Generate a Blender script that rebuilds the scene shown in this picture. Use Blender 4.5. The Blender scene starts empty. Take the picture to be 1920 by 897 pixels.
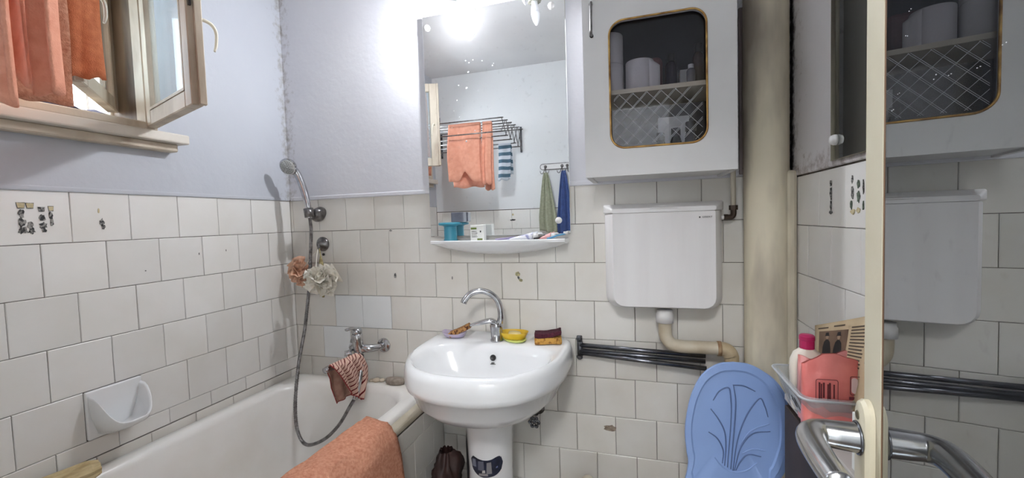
import bpy, bmesh, math, random
from mathutils import Vector, Matrix, noise

# ------------------------------------------------------------------ camera, world, exposure
scn = bpy.context.scene
C = scn.collection
cam_d = bpy.data.cameras.new('camera')
cam = bpy.data.objects.new('camera', cam_d)
C.objects.link(cam)
cam_d.sensor_fit = 'HORIZONTAL'
cam_d.sensor_width = 36.0
cam_d.lens = 780.95 / 1920 * 36.0
cam_d.clip_start = 0.02
Fw = Vector((-0.28758, 0.95660, -0.04703)); Rt = Vector((0.95759, 0.28629, -0.03244)); Up = Vector((0.01757, 0.05437, 0.99837))
cm = Matrix((Rt, Up, -Fw)).transposed().to_4x4()
cm.translation = (1.61218, -1.63801, 1.32471)
cam.matrix_world = cm
scn.camera = cam

world = bpy.data.worlds.new('sky')
scn.world = world
world.use_nodes = True
wn = world.node_tree.nodes
wn['Background'].inputs['Color'].default_value = (0.80, 0.90, 1.0, 1)
wn['Background'].inputs['Strength'].default_value = 5.5

vs = scn.view_settings
vs.view_transform = 'Standard'
vs.look = 'None'
vs.gamma = 1.0
vs.use_curve_mapping = False
vs.exposure = 1.48

BULB_W = 8.3
HALL_FILL_W = 25.0

R = random.Random(7)
PI = math.pi
T = 0.152           # tile pitch
H = 1.45            # top of the tiling
YF = -1.60          # inner face of the front wall
XR = 2.10           # right wall
ZC = 2.51           # ceiling
GRP = {}

# ------------------------------------------------------------------ materials
def srgb(r, g, b):
    def f(c):
        c /= 255.0
        return c / 12.92 if c <= 0.04045 else ((c + 0.055) / 1.055) ** 2.4
    return (f(r), f(g), f(b), 1.0)

MATS = {}
def mat(name, col, rough=0.5, metal=0.0, col2=None, scale=12.0, lo=0.35, hi=0.7, bump=0.0, bscale=120.0, stretch=None, spec=0.5, rnd=0.0, coat=0.0, detail=4.0):
    if name in MATS: return MATS[name]
    m = bpy.data.materials.new(name); m.use_nodes = True
    nt = m.node_tree; N = nt.nodes; L = nt.links
    b = N['Principled BSDF']
    b.inputs['Roughness'].default_value = rough
    b.inputs['Metallic'].default_value = metal
    b.inputs['Specular IOR Level'].default_value = spec
    b.inputs['Coat Weight'].default_value = coat
    geo = N.new('ShaderNodeNewGeometry')
    src = geo.outputs['Position']
    if stretch:
        mp = N.new('ShaderNodeMapping'); mp.inputs['Scale'].default_value = stretch
        L.new(src, mp.inputs['Vector']); src = mp.outputs['Vector']
    out = None
    if col2:
        nz = N.new('ShaderNodeTexNoise'); nz.inputs['Scale'].default_value = scale; nz.inputs['Detail'].default_value = detail
        L.new(src, nz.inputs['Vector'])
        rp = N.new('ShaderNodeMapRange'); rp.inputs['From Min'].default_value = lo; rp.inputs['From Max'].default_value = hi
        L.new(nz.outputs['Fac'], rp.inputs['Value'])
        mx = N.new('ShaderNodeMix'); mx.data_type = 'RGBA'
        mx.inputs[6].default_value = srgb(*col); mx.inputs[7].default_value = srgb(*col2)
        L.new(rp.outputs['Result'], mx.inputs[0])
        out = mx.outputs[2]
    else:
        rgb = N.new('ShaderNodeRGB'); rgb.outputs[0].default_value = srgb(*col); out = rgb.outputs[0]
    if rnd:
        oi = N.new('ShaderNodeObjectInfo')
        mr = N.new('ShaderNodeMapRange'); mr.inputs['To Min'].default_value = 1 - rnd; mr.inputs['To Max'].default_value = 1.0
        L.new(oi.outputs['Random'], mr.inputs['Value'])
        hs = N.new('ShaderNodeHueSaturation')
        L.new(mr.outputs['Result'], hs.inputs['Value']); L.new(out, hs.inputs['Color']); out = hs.outputs['Color']
    L.new(out, b.inputs['Base Color'])
    if bump:
        n2 = N.new('ShaderNodeTexNoise'); n2.inputs['Scale'].default_value = bscale; n2.inputs['Detail'].default_value = 3
        L.new(src, n2.inputs['Vector'])
        bp = N.new('ShaderNodeBump'); bp.inputs['Strength'].default_value = bump; bp.inputs['Distance'].default_value = 0.004
        L.new(n2.outputs['Fac'], bp.inputs['Height']); L.new(bp.outputs['Normal'], b.inputs['Normal'])
    MATS[name] = m
    return m

def plaster(name, axis, col, stain, edges, col2):
    """painted plaster; mould speckle and painted gap darkness grow out of the given corner lines (axis coordinate, reach)"""
    m = mat(name, col, rough=0.75, col2=col2, scale=2.2, bump=0.25, bscale=38, spec=0.3)
    nt = m.node_tree; N = nt.nodes; L = nt.links; b = N['Principled BSDF']
    base = b.inputs['Base Color'].links[0].from_socket
    geo = N.new('ShaderNodeNewGeometry'); sep = N.new('ShaderNodeSeparateXYZ'); L.new(geo.outputs['Position'], sep.inputs[0])
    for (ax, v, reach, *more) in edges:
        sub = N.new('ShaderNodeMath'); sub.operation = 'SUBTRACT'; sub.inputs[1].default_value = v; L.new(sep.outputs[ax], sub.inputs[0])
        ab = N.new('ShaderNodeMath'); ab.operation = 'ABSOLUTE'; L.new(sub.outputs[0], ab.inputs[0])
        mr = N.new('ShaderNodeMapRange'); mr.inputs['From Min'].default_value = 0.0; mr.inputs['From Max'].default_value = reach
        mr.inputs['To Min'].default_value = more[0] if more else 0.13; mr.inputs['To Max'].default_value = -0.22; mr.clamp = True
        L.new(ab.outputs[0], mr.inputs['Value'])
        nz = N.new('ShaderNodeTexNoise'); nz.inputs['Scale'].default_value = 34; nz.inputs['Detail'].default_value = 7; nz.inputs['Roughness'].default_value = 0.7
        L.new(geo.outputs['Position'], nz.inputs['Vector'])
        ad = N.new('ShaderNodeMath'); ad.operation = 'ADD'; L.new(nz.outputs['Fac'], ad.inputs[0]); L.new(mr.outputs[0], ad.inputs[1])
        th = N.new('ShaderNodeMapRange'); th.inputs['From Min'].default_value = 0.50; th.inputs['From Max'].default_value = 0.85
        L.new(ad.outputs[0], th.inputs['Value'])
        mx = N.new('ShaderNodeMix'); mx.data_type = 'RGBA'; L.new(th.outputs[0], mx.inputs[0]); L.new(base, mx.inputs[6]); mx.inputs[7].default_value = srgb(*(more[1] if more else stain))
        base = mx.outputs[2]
    L.new(base, b.inputs['Base Color'])
    return m

def glassy(name, tint, refl, rough=0.0, body=None, body_f=0.0):
    """thin sheet: part mirror reflection, part clear, part faint body colour"""
    m = bpy.data.materials.new(name); m.use_nodes = True
    nt = m.node_tree; N = nt.nodes; L = nt.links
    N.remove(N['Principled BSDF']); o = N['Material Output']
    tr = N.new('ShaderNodeBsdfTransparent'); tr.inputs['Color'].default_value = (*tint, 1)
    gl = N.new('ShaderNodeBsdfGlossy'); gl.inputs['Roughness'].default_value = rough; gl.inputs['Color'].default_value = (1, 1, 1, 1)
    mx = N.new('ShaderNodeMixShader'); mx.inputs[0].default_value = refl
    L.new(tr.outputs[0], mx.inputs[1]); L.new(gl.outputs[0], mx.inputs[2]); s = mx.outputs[0]
    if body:
        df = N.new('ShaderNodeBsdfDiffuse'); df.inputs['Color'].default_value = srgb(*body)
        m2 = N.new('ShaderNodeMixShader'); m2.inputs[0].default_value = body_f
        L.new(s, m2.inputs[1]); L.new(df.outputs[0], m2.inputs[2]); s = m2.outputs[0]
    L.new(s, o.inputs['Surface'])
    MATS[name] = m
    return m

def emit(name, col, strength):
    m = bpy.data.materials.new(name); m.use_nodes = True
    b = m.node_tree.nodes['Principled BSDF']
    b.inputs['Base Color'].default_value = (0.9, 0.9, 0.9, 1)
    b.inputs['Emission Color'].default_value = (*col, 1)
    b.inputs['Emission Strength'].default_value = strength
    MATS[name] = m
    return m

m_tile = mat('glazed_cream_tile', (236, 234, 231), 0.28, col2=(229, 226, 220), scale=5, rnd=0.07, bump=0.10, bscale=14)
m_tileB = mat('glazed_beige_tile', (233, 230, 224), 0.30, col2=(223, 218, 209), scale=5, rnd=0.10, bump=0.10, bscale=14)
m_tileW = mat('replacement_white_tile', (236, 238, 238), 0.28, col2=(231, 233, 234), scale=5, rnd=0.03, bump=0.06, bscale=14)
m_grout = mat('dark_grout', (104, 94, 84), 0.9, col2=(70, 61, 53), scale=30)
m_wallL = plaster('left_wall_paint', 0, (194, 197, 204), (140, 132, 122), [(1, 0.0, 0.10)], (188, 191, 199))
m_wallB = plaster('back_wall_paint', 0, (221, 221, 226), (140, 132, 122), [(0, 0.0, 0.10), (0, 2.0, 0.20)], (211, 211, 218))
m_wallR = plaster('right_wall_paint', 0, (214, 211, 211), (120, 100, 88), [(1, -0.02, 0.25), (2, 1.45, 0.08), (1, -0.075, 0.05, 0.45, (38, 34, 36))], (204, 200, 200))  # last edge: black mould band that also paints in the dark gap beside the pipe
m_wallF = mat('front_wall_paint', (226, 227, 228), 0.75, col2=(218, 220, 222), scale=2, bump=0.15, bscale=38, spec=0.3)
m_ceil = mat('ceiling_paint', (214, 213, 214), 0.8, col2=(205, 204, 206), scale=3, spec=0.3)
m_floor = mat('brown_floor_tile', (104, 88, 76), 0.4, col2=(84, 70, 60), scale=8)
m_porc = mat('white_porcelain', (236, 237, 238), 0.14, col2=(230, 231, 232), scale=3, coat=0.4)
m_tub = mat('worn_tub_enamel', (244, 242, 238), 0.22, col2=(234, 229, 220), scale=4, lo=0.45, hi=0.8, coat=0.2)
m_plasw = mat('white_plastic', (226, 225, 224), 0.35, col2=(220, 218, 217), scale=4)
m_plast = mat('cistern_plastic', (231, 229, 229), 0.32, col2=(224, 221, 221), scale=3, stretch=(6, 6, 0.6))
m_chrome = mat('chrome', (205, 205, 208), 0.12, metal=1.0, col2=(170, 170, 172), scale=40)
m_chromed = mat('dull_chrome', (150, 148, 148), 0.28, metal=1.0, col2=(95, 92, 92), scale=50)
m_steel = mat('dark_steel', (124, 126, 132), 0.27, metal=0.9, col2=(96, 98, 104), scale=30)
m_handle = mat('brushed_aluminium', (196, 197, 198), 0.22, metal=1.0, col2=(182, 182, 184), scale=30)
m_cream = mat('cream_paint', (226, 219, 203), 0.45, col2=(212, 203, 184), scale=6, bump=0.05)
m_dcream = mat('door_cream_paint', (214, 207, 184), 0.45, col2=(200, 192, 168), scale=6, bump=0.05)
m_wood = mat('worn_window_paint', (202, 190, 172), 0.55, col2=(132, 110, 88), scale=9, lo=0.44, hi=0.78, stretch=(1, 1, 0.35), bump=0.1)
m_woodd = mat('grimy_window_jamb', (164, 144, 122), 0.6, col2=(72, 56, 44), scale=7, lo=0.40, hi=0.68, stretch=(1.2, 1.2, 0.25), bump=0.1)
m_brownl = mat('brown_bead', (120, 90, 66), 0.6)
m_orange = mat('orange_terry', (228, 168, 140), 0.95, col2=(204, 136, 108), scale=110, bump=1.0, bscale=260, spec=0.1)
m_orange2 = mat('bright_orange_terry', (226, 140, 100), 0.95, col2=(208, 120, 84), scale=60, bump=0.9, bscale=420, spec=0.1)
m_peach = mat('peach_terry', (240, 172, 146), 0.95, col2=(228, 156, 130), scale=40, bump=0.4, bscale=300, spec=0.1)
m_lid = mat('blue_plastic', (142, 170, 220), 0.38, col2=(134, 162, 214), scale=3)
m_lidg = mat('blue_groove', (84, 106, 152), 0.5)
m_beigep = mat('aged_beige_plastic', (214, 205, 186), 0.4, col2=(186, 172, 146), scale=10)
m_col = mat('stained_pipe_paint', (222, 213, 190), 0.7, col2=(142, 132, 120), scale=7, stretch=(1, 1, 0.25), lo=0.42, hi=0.68, bump=0.15, bscale=60)
m_cab = mat('white_cabinet_board', (222, 221, 221), 0.45, col2=(213, 212, 212), scale=4)
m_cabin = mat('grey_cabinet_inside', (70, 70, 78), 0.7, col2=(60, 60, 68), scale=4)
m_shelfw = mat('pale_shelf_edge', (226, 216, 190), 0.5)
m_brass = mat('brass_trim', (196, 158, 92), 0.35, metal=0.7, col2=(130, 92, 54), scale=30)
m_black = mat('black_plastic', (28, 27, 28), 0.4)
m_ink = mat('dark_print', (44, 42, 42), 0.7)
m_inkg = mat('grey_print', (150, 148, 144), 0.8, col2=(52, 52, 54), scale=150, lo=0.42, hi=0.55)
m_inky = mat('ochre_print', (206, 194, 158), 0.7, col2=(188, 172, 132), scale=90)
m_inkgr = mat('green_print', (104, 116, 100), 0.7, col2=(48, 62, 56), scale=200)
m_mirror = None
m_glass_w = glassy('window_glass', (0.90, 0.94, 0.95), 0.10, body=(200, 206, 210), body_f=0.18)
m_glass_c = glassy('cabinet_glass', (0.82, 0.82, 0.85), 0.022)
m_clear = glassy('clear_plastic', (0.93, 0.94, 0.95), 0.10, 0.15, body=(215, 220, 224), body_f=0.28)
def mirror_mat(name, f, dark, tint):
    m = bpy.data.materials.new(name); m.use_nodes = True
    nt = m.node_tree; N = nt.nodes; L = nt.links
    N.remove(N['Principled BSDF']); o = N['Material Output']
    df = N.new('ShaderNodeBsdfDiffuse'); df.inputs['Color'].default_value = srgb(*dark)
    gl = N.new('ShaderNodeBsdfGlossy'); gl.inputs['Roughness'].default_value = 0.0; gl.inputs['Color'].default_value = (*tint, 1)
    mx = N.new('ShaderNodeMixShader'); mx.inputs[0].default_value = f
    # fine dust and dried drops scatter a little light
    geo = N.new('ShaderNodeNewGeometry'); nz = N.new('ShaderNodeTexNoise'); nz.inputs['Scale'].default_value = 55; nz.inputs['Detail'].default_value = 6
    L.new(geo.outputs['Position'], nz.inputs['Vector'])
    mr = N.new('ShaderNodeMapRange'); mr.inputs['From Min'].default_value = 0.62; mr.inputs['From Max'].default_value = 0.80
    mr.inputs['To Min'].default_value = f; mr.inputs['To Max'].default_value = f * 0.86
    L.new(nz.outputs['Fac'], mr.inputs['Value']); L.new(mr.outputs[0], mx.inputs[0])
    L.new(df.outputs[0], mx.inputs[1]); L.new(gl.outputs[0], mx.inputs[2]); L.new(mx.outputs[0], o.inputs['Surface'])
    MATS[name] = m
    return m
m_mirror = mirror_mat('silvered_mirror', 0.94, (150, 150, 152), (0.93, 0.95, 0.95))
m_mirror2 = mirror_mat('old_dark_mirror', 0.55, (40, 40, 38), (0.80, 0.82, 0.80))
m_doorglass = mirror_mat('dark_door_glass', 0.42, (34, 35, 38), (0.92, 0.94, 0.95))

# ------------------------------------------------------------------ object helpers
WL = {}
def link(o, parent=None, wl=(0, 0, 0)):
    C.objects.link(o)
    o.location = wl
    WL[o.name] = Vector(wl)
    if parent is not None:
        o.parent = parent
        o.matrix_parent_inverse = Matrix.Translation(-WL[parent.name])
    return o

def tag(o, label=None, cat=None, group=None, kind=None):
    if label: o['label'] = label
    if cat: o['category'] = cat
    if group: o['group'] = group
    if kind: o['kind'] = kind
    return o

def thing(name, label, cat, loc, group=None):
    o = bpy.data.objects.new(name, None); o.empty_display_size = 0.05
    link(o, None, loc)
    return tag(o, label, cat, group)

def obj(name, bm, m, parent=None, smooth=False, label=None):
    """bmesh in world coordinates -> one object whose origin is the middle of its box"""
    bmesh.ops.recalc_face_normals(bm, faces=bm.faces)
    lo = Vector((1e9,) * 3); hi = -lo
    for v in bm.verts:
        for i in range(3):
            lo[i] = min(lo[i], v.co[i]); hi[i] = max(hi[i], v.co[i])
    c = (lo + hi) / 2
    for v in bm.verts: v.co -= c
    me = bpy.data.meshes.new(name); bm.to_mesh(me); bm.free()
    if isinstance(m, (list, tuple)):
        for k in m: me.materials.append(k)
    else: me.materials.append(m)
    if smooth:
        for p in me.polygons: p.use_smooth = True
    o = bpy.data.objects.new(name, me)
    link(o, parent, c)
    if label: o['label'] = label
    return o

def autosmooth(o, deg=40):
    me = o.data
    for p in me.polygons: p.use_smooth = True
    me.set_sharp_from_angle(angle=math.radians(deg))
    return o

def nb(): return bmesh.new()

def box(bm, lo, hi, bev=0.0, seg=1, mi=0):
    g = bmesh.ops.create_cube(bm, size=1.0)
    vsn = g['verts']
    for v in vsn:
        v.co = Vector([lo[i] + (v.co[i] + 0.5) * (hi[i] - lo[i]) for i in range(3)])
    fs = {f for v in vsn for f in v.link_faces}
    for f in fs: f.material_index = mi
    if bev > 0:
        es = list({e for v in vsn for e in v.link_edges})
        r = bmesh.ops.bevel(bm, geom=es, offset=bev, segments=seg, affect='EDGES', profile=0.5)
        for f in r['faces']: f.material_index = mi
    return bm

def bx(lo, hi, bev=0.0, seg=1): return box(nb(), lo, hi, bev, seg)

def catmull(pts, n=8):
    P = [Vector(p) for p in pts]
    out = []
    for i in range(len(P) - 1):
        p0 = P[i - 1] if i else P[0] * 2 - P[1]
        p1, p2 = P[i], P[i + 1]
        p3 = P[i + 2] if i + 2 < len(P) else P[-1] * 2 - P[-2]
        for k in range(n):
            t = k / n
            out.append(0.5 * ((2 * p1) + (p2 - p0) * t + (2 * p0 - 5 * p1 + 4 * p2 - p3) * t * t + (3 * p1 - p0 - 3 * p2 + p3) * t ** 3))
    out.append(P[-1])
    return out

def tube(bm, pts, rad, seg=10, closed=False, caps=True, mi=0, flat=1.0):
    P = [Vector(p) for p in pts]
    n = len(P)
    rr = rad if isinstance(rad, (list, tuple)) else [rad] * n
    rings = []
    up = None
    for i in range(n):
        if closed: d = (P[(i + 1) % n] - P[i - 1])
        else: d = P[min(i + 1, n - 1)] - P[max(i - 1, 0)]
        d.normalize()
        if up is None:
            up = Vector((0, 0, 1)) if abs(d.z) < 0.9 else Vector((0, 1, 0))
        s = d.cross(up); s.normalize(); up = s.cross(d); up.normalize()
        ring = []
        for k in range(seg):
            a = 2 * PI * k / seg
            ring.append(bm.verts.new(P[i] + s * (math.cos(a) * rr[i]) + up * (math.sin(a) * rr[i] * flat)))
        rings.append(ring)
    m = n if closed else n - 1
    for i in range(m):
        A, B = rings[i], rings[(i + 1) % n]
        for k in range(seg):
            f = bm.faces.new((A[k], A[(k + 1) % seg], B[(k + 1) % seg], B[k])); f.material_index = mi
    if caps and not closed:
        f = bm.faces.new(rings[0][::-1]); f.material_index = mi
        f = bm.faces.new(rings[-1]); f.material_index = mi
    return bm

def resample(vals, n):
    out = []
    for i in range(n):
        t = i / (n - 1) * (len(vals) - 1); k = min(int(t), len(vals) - 2)
        out.append(vals[k] + (vals[k + 1] - vals[k]) * (t - k))
    return out

def lathe(bm, prof, org, axis=(0, 0, 1), seg=20, mi=0, sx=1.0, sy=1.0):
    """prof: list of (r, h) along axis from org"""
    ax = Vector(axis).normalized()
    u = ax.orthogonal().normalized(); v = ax.cross(u)
    o = Vector(org)
    rings = []
    for r, h in prof:
        if r < 1e-5:
            rings.append([bm.verts.new(o + ax * h)])
        else:
            rings.append([bm.verts.new(o + ax * h + u * (sx * r * math.cos(2 * PI * k / seg)) + v * (sy * r * math.sin(2 * PI * k / seg))) for k in range(seg)])
    for A, B in zip(rings[:-1], rings[1:]):
        for k in range(seg):
            k2 = (k + 1) % seg
            if len(A) == 1 and len(B) == 1: continue
            if len(A) == 1: f = bm.faces.new((A[0], B[k2], B[k]))
            elif len(B) == 1: f = bm.faces.new((A[k], A[k2], B[0]))
            else: f = bm.faces.new((A[k], A[k2], B[k2], B[k]))
            f.material_index = mi
    if len(rings[0]) > 1: f = bm.faces.new(rings[0][::-1]); f.material_index = mi
    if len(rings[-1]) > 1: f = bm.faces.new(rings[-1]); f.material_index = mi
    return bm

def rings_mesh(bm, rings, cap0=True, cap1=True, mi=0):
    VR = [[bm.verts.new(p) for p in r] for r in rings]
    n = len(VR[0])
    for A, B in zip(VR[:-1], VR[1:]):
        for k in range(n):
            f = bm.faces.new((A[k], A[(k + 1) % n], B[(k + 1) % n], B[k])); f.material_index = mi
    if cap0: bm.faces.new(VR[0][::-1]).material_index = mi
    if cap1: bm.faces.new(VR[-1]).material_index = mi
    return bm

def rrect(x0, x1, z0, z1, r, n=6, rb=None):
    """rounded rectangle in 2D, counter-clockwise"""
    rb = r if rb is None else rb
    out = []
    for (cx, cz, a0, q) in ((x1 - rb, z0 + rb, -PI / 2, rb), (x1 - r, z1 - r, 0, r), (x0 + r, z1 - r, PI / 2, r), (x0 + rb, z0 + rb, PI, rb)):
        for k in range(n + 1):
            a = a0 + PI / 2 * k / n
            out.append((cx + q * math.cos(a), cz + q * math.sin(a)))
    return out

def grid(bm, f, nu, nv, mi=0, thick=0.0):
    """f(u,v)->point ; sheet, optionally thickened along its normals"""
    P = [[Vector(f(i / nu, j / nv)) for j in range(nv + 1)] for i in range(nu + 1)]
    if thick <= 0:
        V = [[bm.verts.new(p) for p in row] for row in P]
        for i in range(nu):
            for j in range(nv):
                bm.faces.new((V[i][j], V[i + 1][j], V[i + 1][j + 1], V[i][j + 1])).material_index = mi
        return V
    def nrm(i, j):
        a = P[min(i + 1, nu)][j] - P[max(i - 1, 0)][j]; b = P[i][min(j + 1, nv)] - P[i][max(j - 1, 0)]
        c = a.cross(b); return c.normalized() if c.length > 1e-9 else Vector((0, 0, 1))
    A = [[bm.verts.new(P[i][j] + nrm(i, j) * thick / 2) for j in range(nv + 1)] for i in range(nu + 1)]
    B = [[bm.verts.new(P[i][j] - nrm(i, j) * thick / 2) for j in range(nv + 1)] for i in range(nu + 1)]
    def q(*v): bm.faces.new(v).material_index = mi
    for i in range(nu):
        for j in range(nv):
            q(A[i][j], A[i + 1][j], A[i + 1][j + 1], A[i][j + 1]); q(B[i][j], B[i][j + 1], B[i + 1][j + 1], B[i + 1][j])
    for i in range(nu):
        q(A[i][0], B[i][0], B[i + 1][0], A[i + 1][0]); q(A[i][nv], A[i + 1][nv], B[i + 1][nv], B[i][nv])
    for j in range(nv):
        q(A[0][j], A[0][j + 1], B[0][j + 1], B[0][j]); q(A[nu][j], B[nu][j], B[nu][j + 1], A[nu][j + 1])
    return A

def prism(bm, poly, fa, fb, mi=0):
    """poly: 2D points, fa / fb map a 2D point to the two end faces"""
    A = [bm.verts.new(fa(*p)) for p in poly]; B = [bm.verts.new(fb(*p)) for p in poly]
    n = len(poly)
    bm.faces.new(A).material_index = mi; bm.faces.new(B[::-1]).material_index = mi
    for k in range(n): bm.faces.new((A[k], B[k], B[(k + 1) % n], A[(k + 1) % n])).material_index = mi
    return bm

def text_mesh(name, body, size, mtx, m, parent, ext=0.0003):
    cu = bpy.data.curves.new(name, 'FONT'); cu.body = body; cu.size = size; cu.extrude = ext; cu.align_x = 'CENTER'; cu.align_y = 'CENTER'; cu.resolution_u = 2
    t = bpy.data.objects.new(name + '_src', cu); C.objects.link(t)
    dg = bpy.context.evaluated_depsgraph_get()
    me = bpy.data.meshes.new_from_object(t.evaluated_get(dg))
    bpy.data.objects.remove(t); bpy.data.curves.remove(cu)
    bm = nb(); bm.from_mesh(me); bpy.data.meshes.remove(me)
    bmesh.ops.transform(bm, matrix=mtx, verts=bm.verts)
    return obj(name, bm, m, parent)

# ------------------------------------------------------------------ tiling
TILE = {}
def tile_mesh(w, h, m):
    key = (round(w, 3), round(h, 3), m.name)
    if key in TILE: return TILE[key]
    g = 0.0009; b = 0.0018
    w2, h2 = w / 2 - g, h / 2 - g
    me = bpy.data.meshes.new('tile')
    r = lambda a, c, y: [(-a, y, -c), (a, y, -c), (a, y, c), (-a, y, c)]
    V = r(w2, h2, 0.006) + r(w2, h2, 0.0012) + r(w2 - b, h2 - b, 0.0)
    Fc = [(8, 9, 10, 11)]
    for q in (0, 4):
        for k in range(4):
            Fc.append((q + k, q + (k + 1) % 4, q + 4 + (k + 1) % 4, q + 4 + k))
    me.from_pydata(V, [], Fc); me.materials.append(m); me.update()
    TILE[key] = me
    return me

def lay(parent, to_world, rot, a0, a1, ztop, zbot, off, m, skip=None, jit=0.0007, pick=None):
    """one course of tiles between a0 and a1 along the wall; joints at off + k*T"""
    k = math.floor((a0 - off) / T)
    e = off + k * T
    while e < a1 - 1e-4:
        s, t = max(e, a0), min(e + T, a1)
        e += T
        if t - s < 0.006: continue
        if skip and skip(s, t): continue
        mm = pick((s + t) / 2, (ztop + zbot) / 2) if pick else m
        o = bpy.data.objects.new('tile', tile_mesh(t - s, ztop - zbot, mm))
        p = to_world((s + t) / 2, (ztop + zbot) / 2, R.uniform(-jit, jit))
        link(o, parent, p)
        o.rotation_euler = (R.uniform(-1, 1) * 0.004, R.uniform(-1, 1) * 0.0025, rot + R.uniform(-1, 1) * 0.004)

# ------------------------------------------------------------------ the room
def struct(name, bm, m, label=None, cat=None):
    o = obj(name, bm, m)
    return tag(o, label, cat, None, 'structure')

floor_ = struct('floor', bx((0, YF, -0.06), (XR, 0.0, 0)), m_floor, 'brown tiled bathroom floor under the basin and toilet', 'floor')
ceil_ = struct('ceiling', bx((0, YF, ZC), (XR, 0.0, ZC + 0.08)), m_ceil, 'flat white painted ceiling above the wall mirror', 'ceiling')

wall_back = struct('wall_back', bx((-0.3, 0.0062, -0.06), (XR + 0.1, 0.15, ZC + 0.08)), m_grout, 'back wall with cream tiles below and white paint above, behind basin and mirror', 'wall')
obj('plaster', bx((0.0, -0.004, H + 0.003), (XR, 0.0062, ZC), 0.003), m_wallB, wall_back)
obj('plaster_bead', bx((0.0062, -0.007, H - 0.003), (XR - 0.001, 0.0062, H + 0.016), 0.004, 2), m_wallB, wall_back, label='lumpy white bead of plaster along the top of the tiles')
rowB = {1: .013, 2: .083, 3: .006, 4: .079, 5: .003, 6: .075, 7: .151, 8: .077, 9: .001, 10: .075}
def pickB(a, z):
    r = int((H - z) / T) + 1
    if (r == 4 and 0.24 < a < 0.56) or (r == 5 and 0.16 < a < 0.31): return m_tileW
    return m_tileB
for r in range(1, 11):
    zt = H - (r - 1) * T
    lay(wall_back, lambda a, z, j: (a, j, z), 0.0, -0.004, XR, zt, max(zt - T, 0.0), rowB[r], m_tileB, pick=pickB)

# left wall around the window opening
WY0, WY1, WZ0, WZ1 = -1.42, -0.615, 1.665, 2.19
bm = nb()
box(bm, (-0.28, YF - 0.12, -0.06), (-0.0062, 0.0062, WZ0 - 0.03))
box(bm, (-0.28, YF - 0.12, WZ1), (-0.0062, 0.0062, ZC + 0.08))
box(bm, (-0.28, WY1, WZ0 - 0.03), (-0.0062, 0.0062, WZ1))
box(bm, (-0.28, YF - 0.12, WZ0 - 0.03), (-0.0062, WY0, WZ1))
wall_left = struct('wall_left', bm, m_grout, 'left wall with cream tiles below and white paint around the window', 'wall')
bm = nb()
box(bm, (-0.0062, YF, H + 0.012), (0.004, -0.0042, WZ0 - 0.03))
box(bm, (-0.0062, YF, WZ1), (0.004, -0.0042, ZC))
box(bm, (-0.0062, WY1, WZ0 - 0.03), (0.004, -0.0042, WZ1))
box(bm, (-0.0062, YF, WZ0 - 0.03), (0.004, WY0, WZ1))
obj('plaster', bm, m_wallL, wall_left)
obj('plaster_bead', bx((-0.0062, YF, H - 0.002), (0.006, -0.0042, H + 0.014), 0.004, 2), m_wallL, wall_left, label='lumpy white bead of plaster along the top of the tiles')
rowL = {1: -.825, 2: -.896, 3: -.975, 4: -.901, 5: -.981}
wl = lambda a, z, j: (-j, a, z)
for r in range(1, 6):
    zt = H - (r - 1) * T
    lay(wall_left, wl, PI / 2, YF, -0.001, zt, zt - T, rowL[r], m_tile, skip=(lambda s, t: r == 5 and abs((s + t) / 2 + 0.753) < 0.05))
lay(wall_left, wl, PI / 2, YF, -0.001, 0.690, 0.634, -.597, m_tile)
lay(wall_left, wl, PI / 2, YF, -0.001, 0.632, 0.590, -.658, m_tileB)

wall_right = struct('wall_right', bx((XR + 0.0062, YF - 0.12, -0.06), (XR + 0.15, 0.0062, ZC + 0.08)), m_grout, 'right wall with tall cream tiles and pinkish white paint behind the toilet', 'wall')
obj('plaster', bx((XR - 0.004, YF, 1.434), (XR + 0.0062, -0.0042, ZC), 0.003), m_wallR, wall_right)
for r in range(1, 11):
    zt = 1.430 - (r - 1) * T
    lay(wall_right, lambda a, z, j: (XR + j, -a, z), -PI / 2, 0.002, -YF, zt, max(zt - T, 0), 0.124 + (0 if r % 2 else T / 2), m_tile)

# front wall with the doorway the camera stands in
DX0, DX1, DZ = 1.20, 1.865, 2.04
bm = nb()
box(bm, (-0.28, YF - 0.12, -0.06), (DX0, YF - 0.0062, ZC + 0.08))
box(bm, (DX1, YF - 0.12, -0.06), (XR + 0.15, YF - 0.0062, ZC + 0.08))
box(bm, (DX0, YF - 0.12, DZ), (DX1, YF - 0.0062, ZC + 0.08))
wall_front = struct('wall_front', bm, m_grout, 'front wall with doorway, white paint above cream tiles, carrying the drying rack', 'wall')
bm = nb()
box(bm, (0.004, YF - 0.0062, 1.406), (DX0, YF + 0.004, ZC))
box(bm, (DX1, YF - 0.0062, 1.43), (XR - 0.004, YF + 0.004, ZC))
box(bm, (DX0, YF - 0.0062, DZ), (DX1, YF + 0.004, ZC))
obj('plaster', bm, m_wallF, wall_front)
for r in range(1, 11):
    zt = 1.402 - (r - 1) * T
    lay(wall_front, lambda a, z, j: (a, YF - j, z), PI, 0.002, DX0 - 0.03, zt, max(zt - T, 0), 0.05 + (0 if r % 2 else T / 2), m_tile)
bm = nb()
box(bm, (DX0 - 0.045, YF - 0.13, 0), (DX0 + 0.005, YF + 0.008, DZ + 0.045))
box(bm, (DX1 - 0.005, YF - 0.13, 0), (DX1 + 0.045, YF + 0.008, DZ + 0.045))
box(bm, (DX0 + 0.005, YF - 0.13, DZ - 0.005), (DX1 - 0.005, YF + 0.008, DZ + 0.045))
struct('trim_1', bm, m_dcream, 'cream painted door frame around the doorway', 'door frame')

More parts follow.
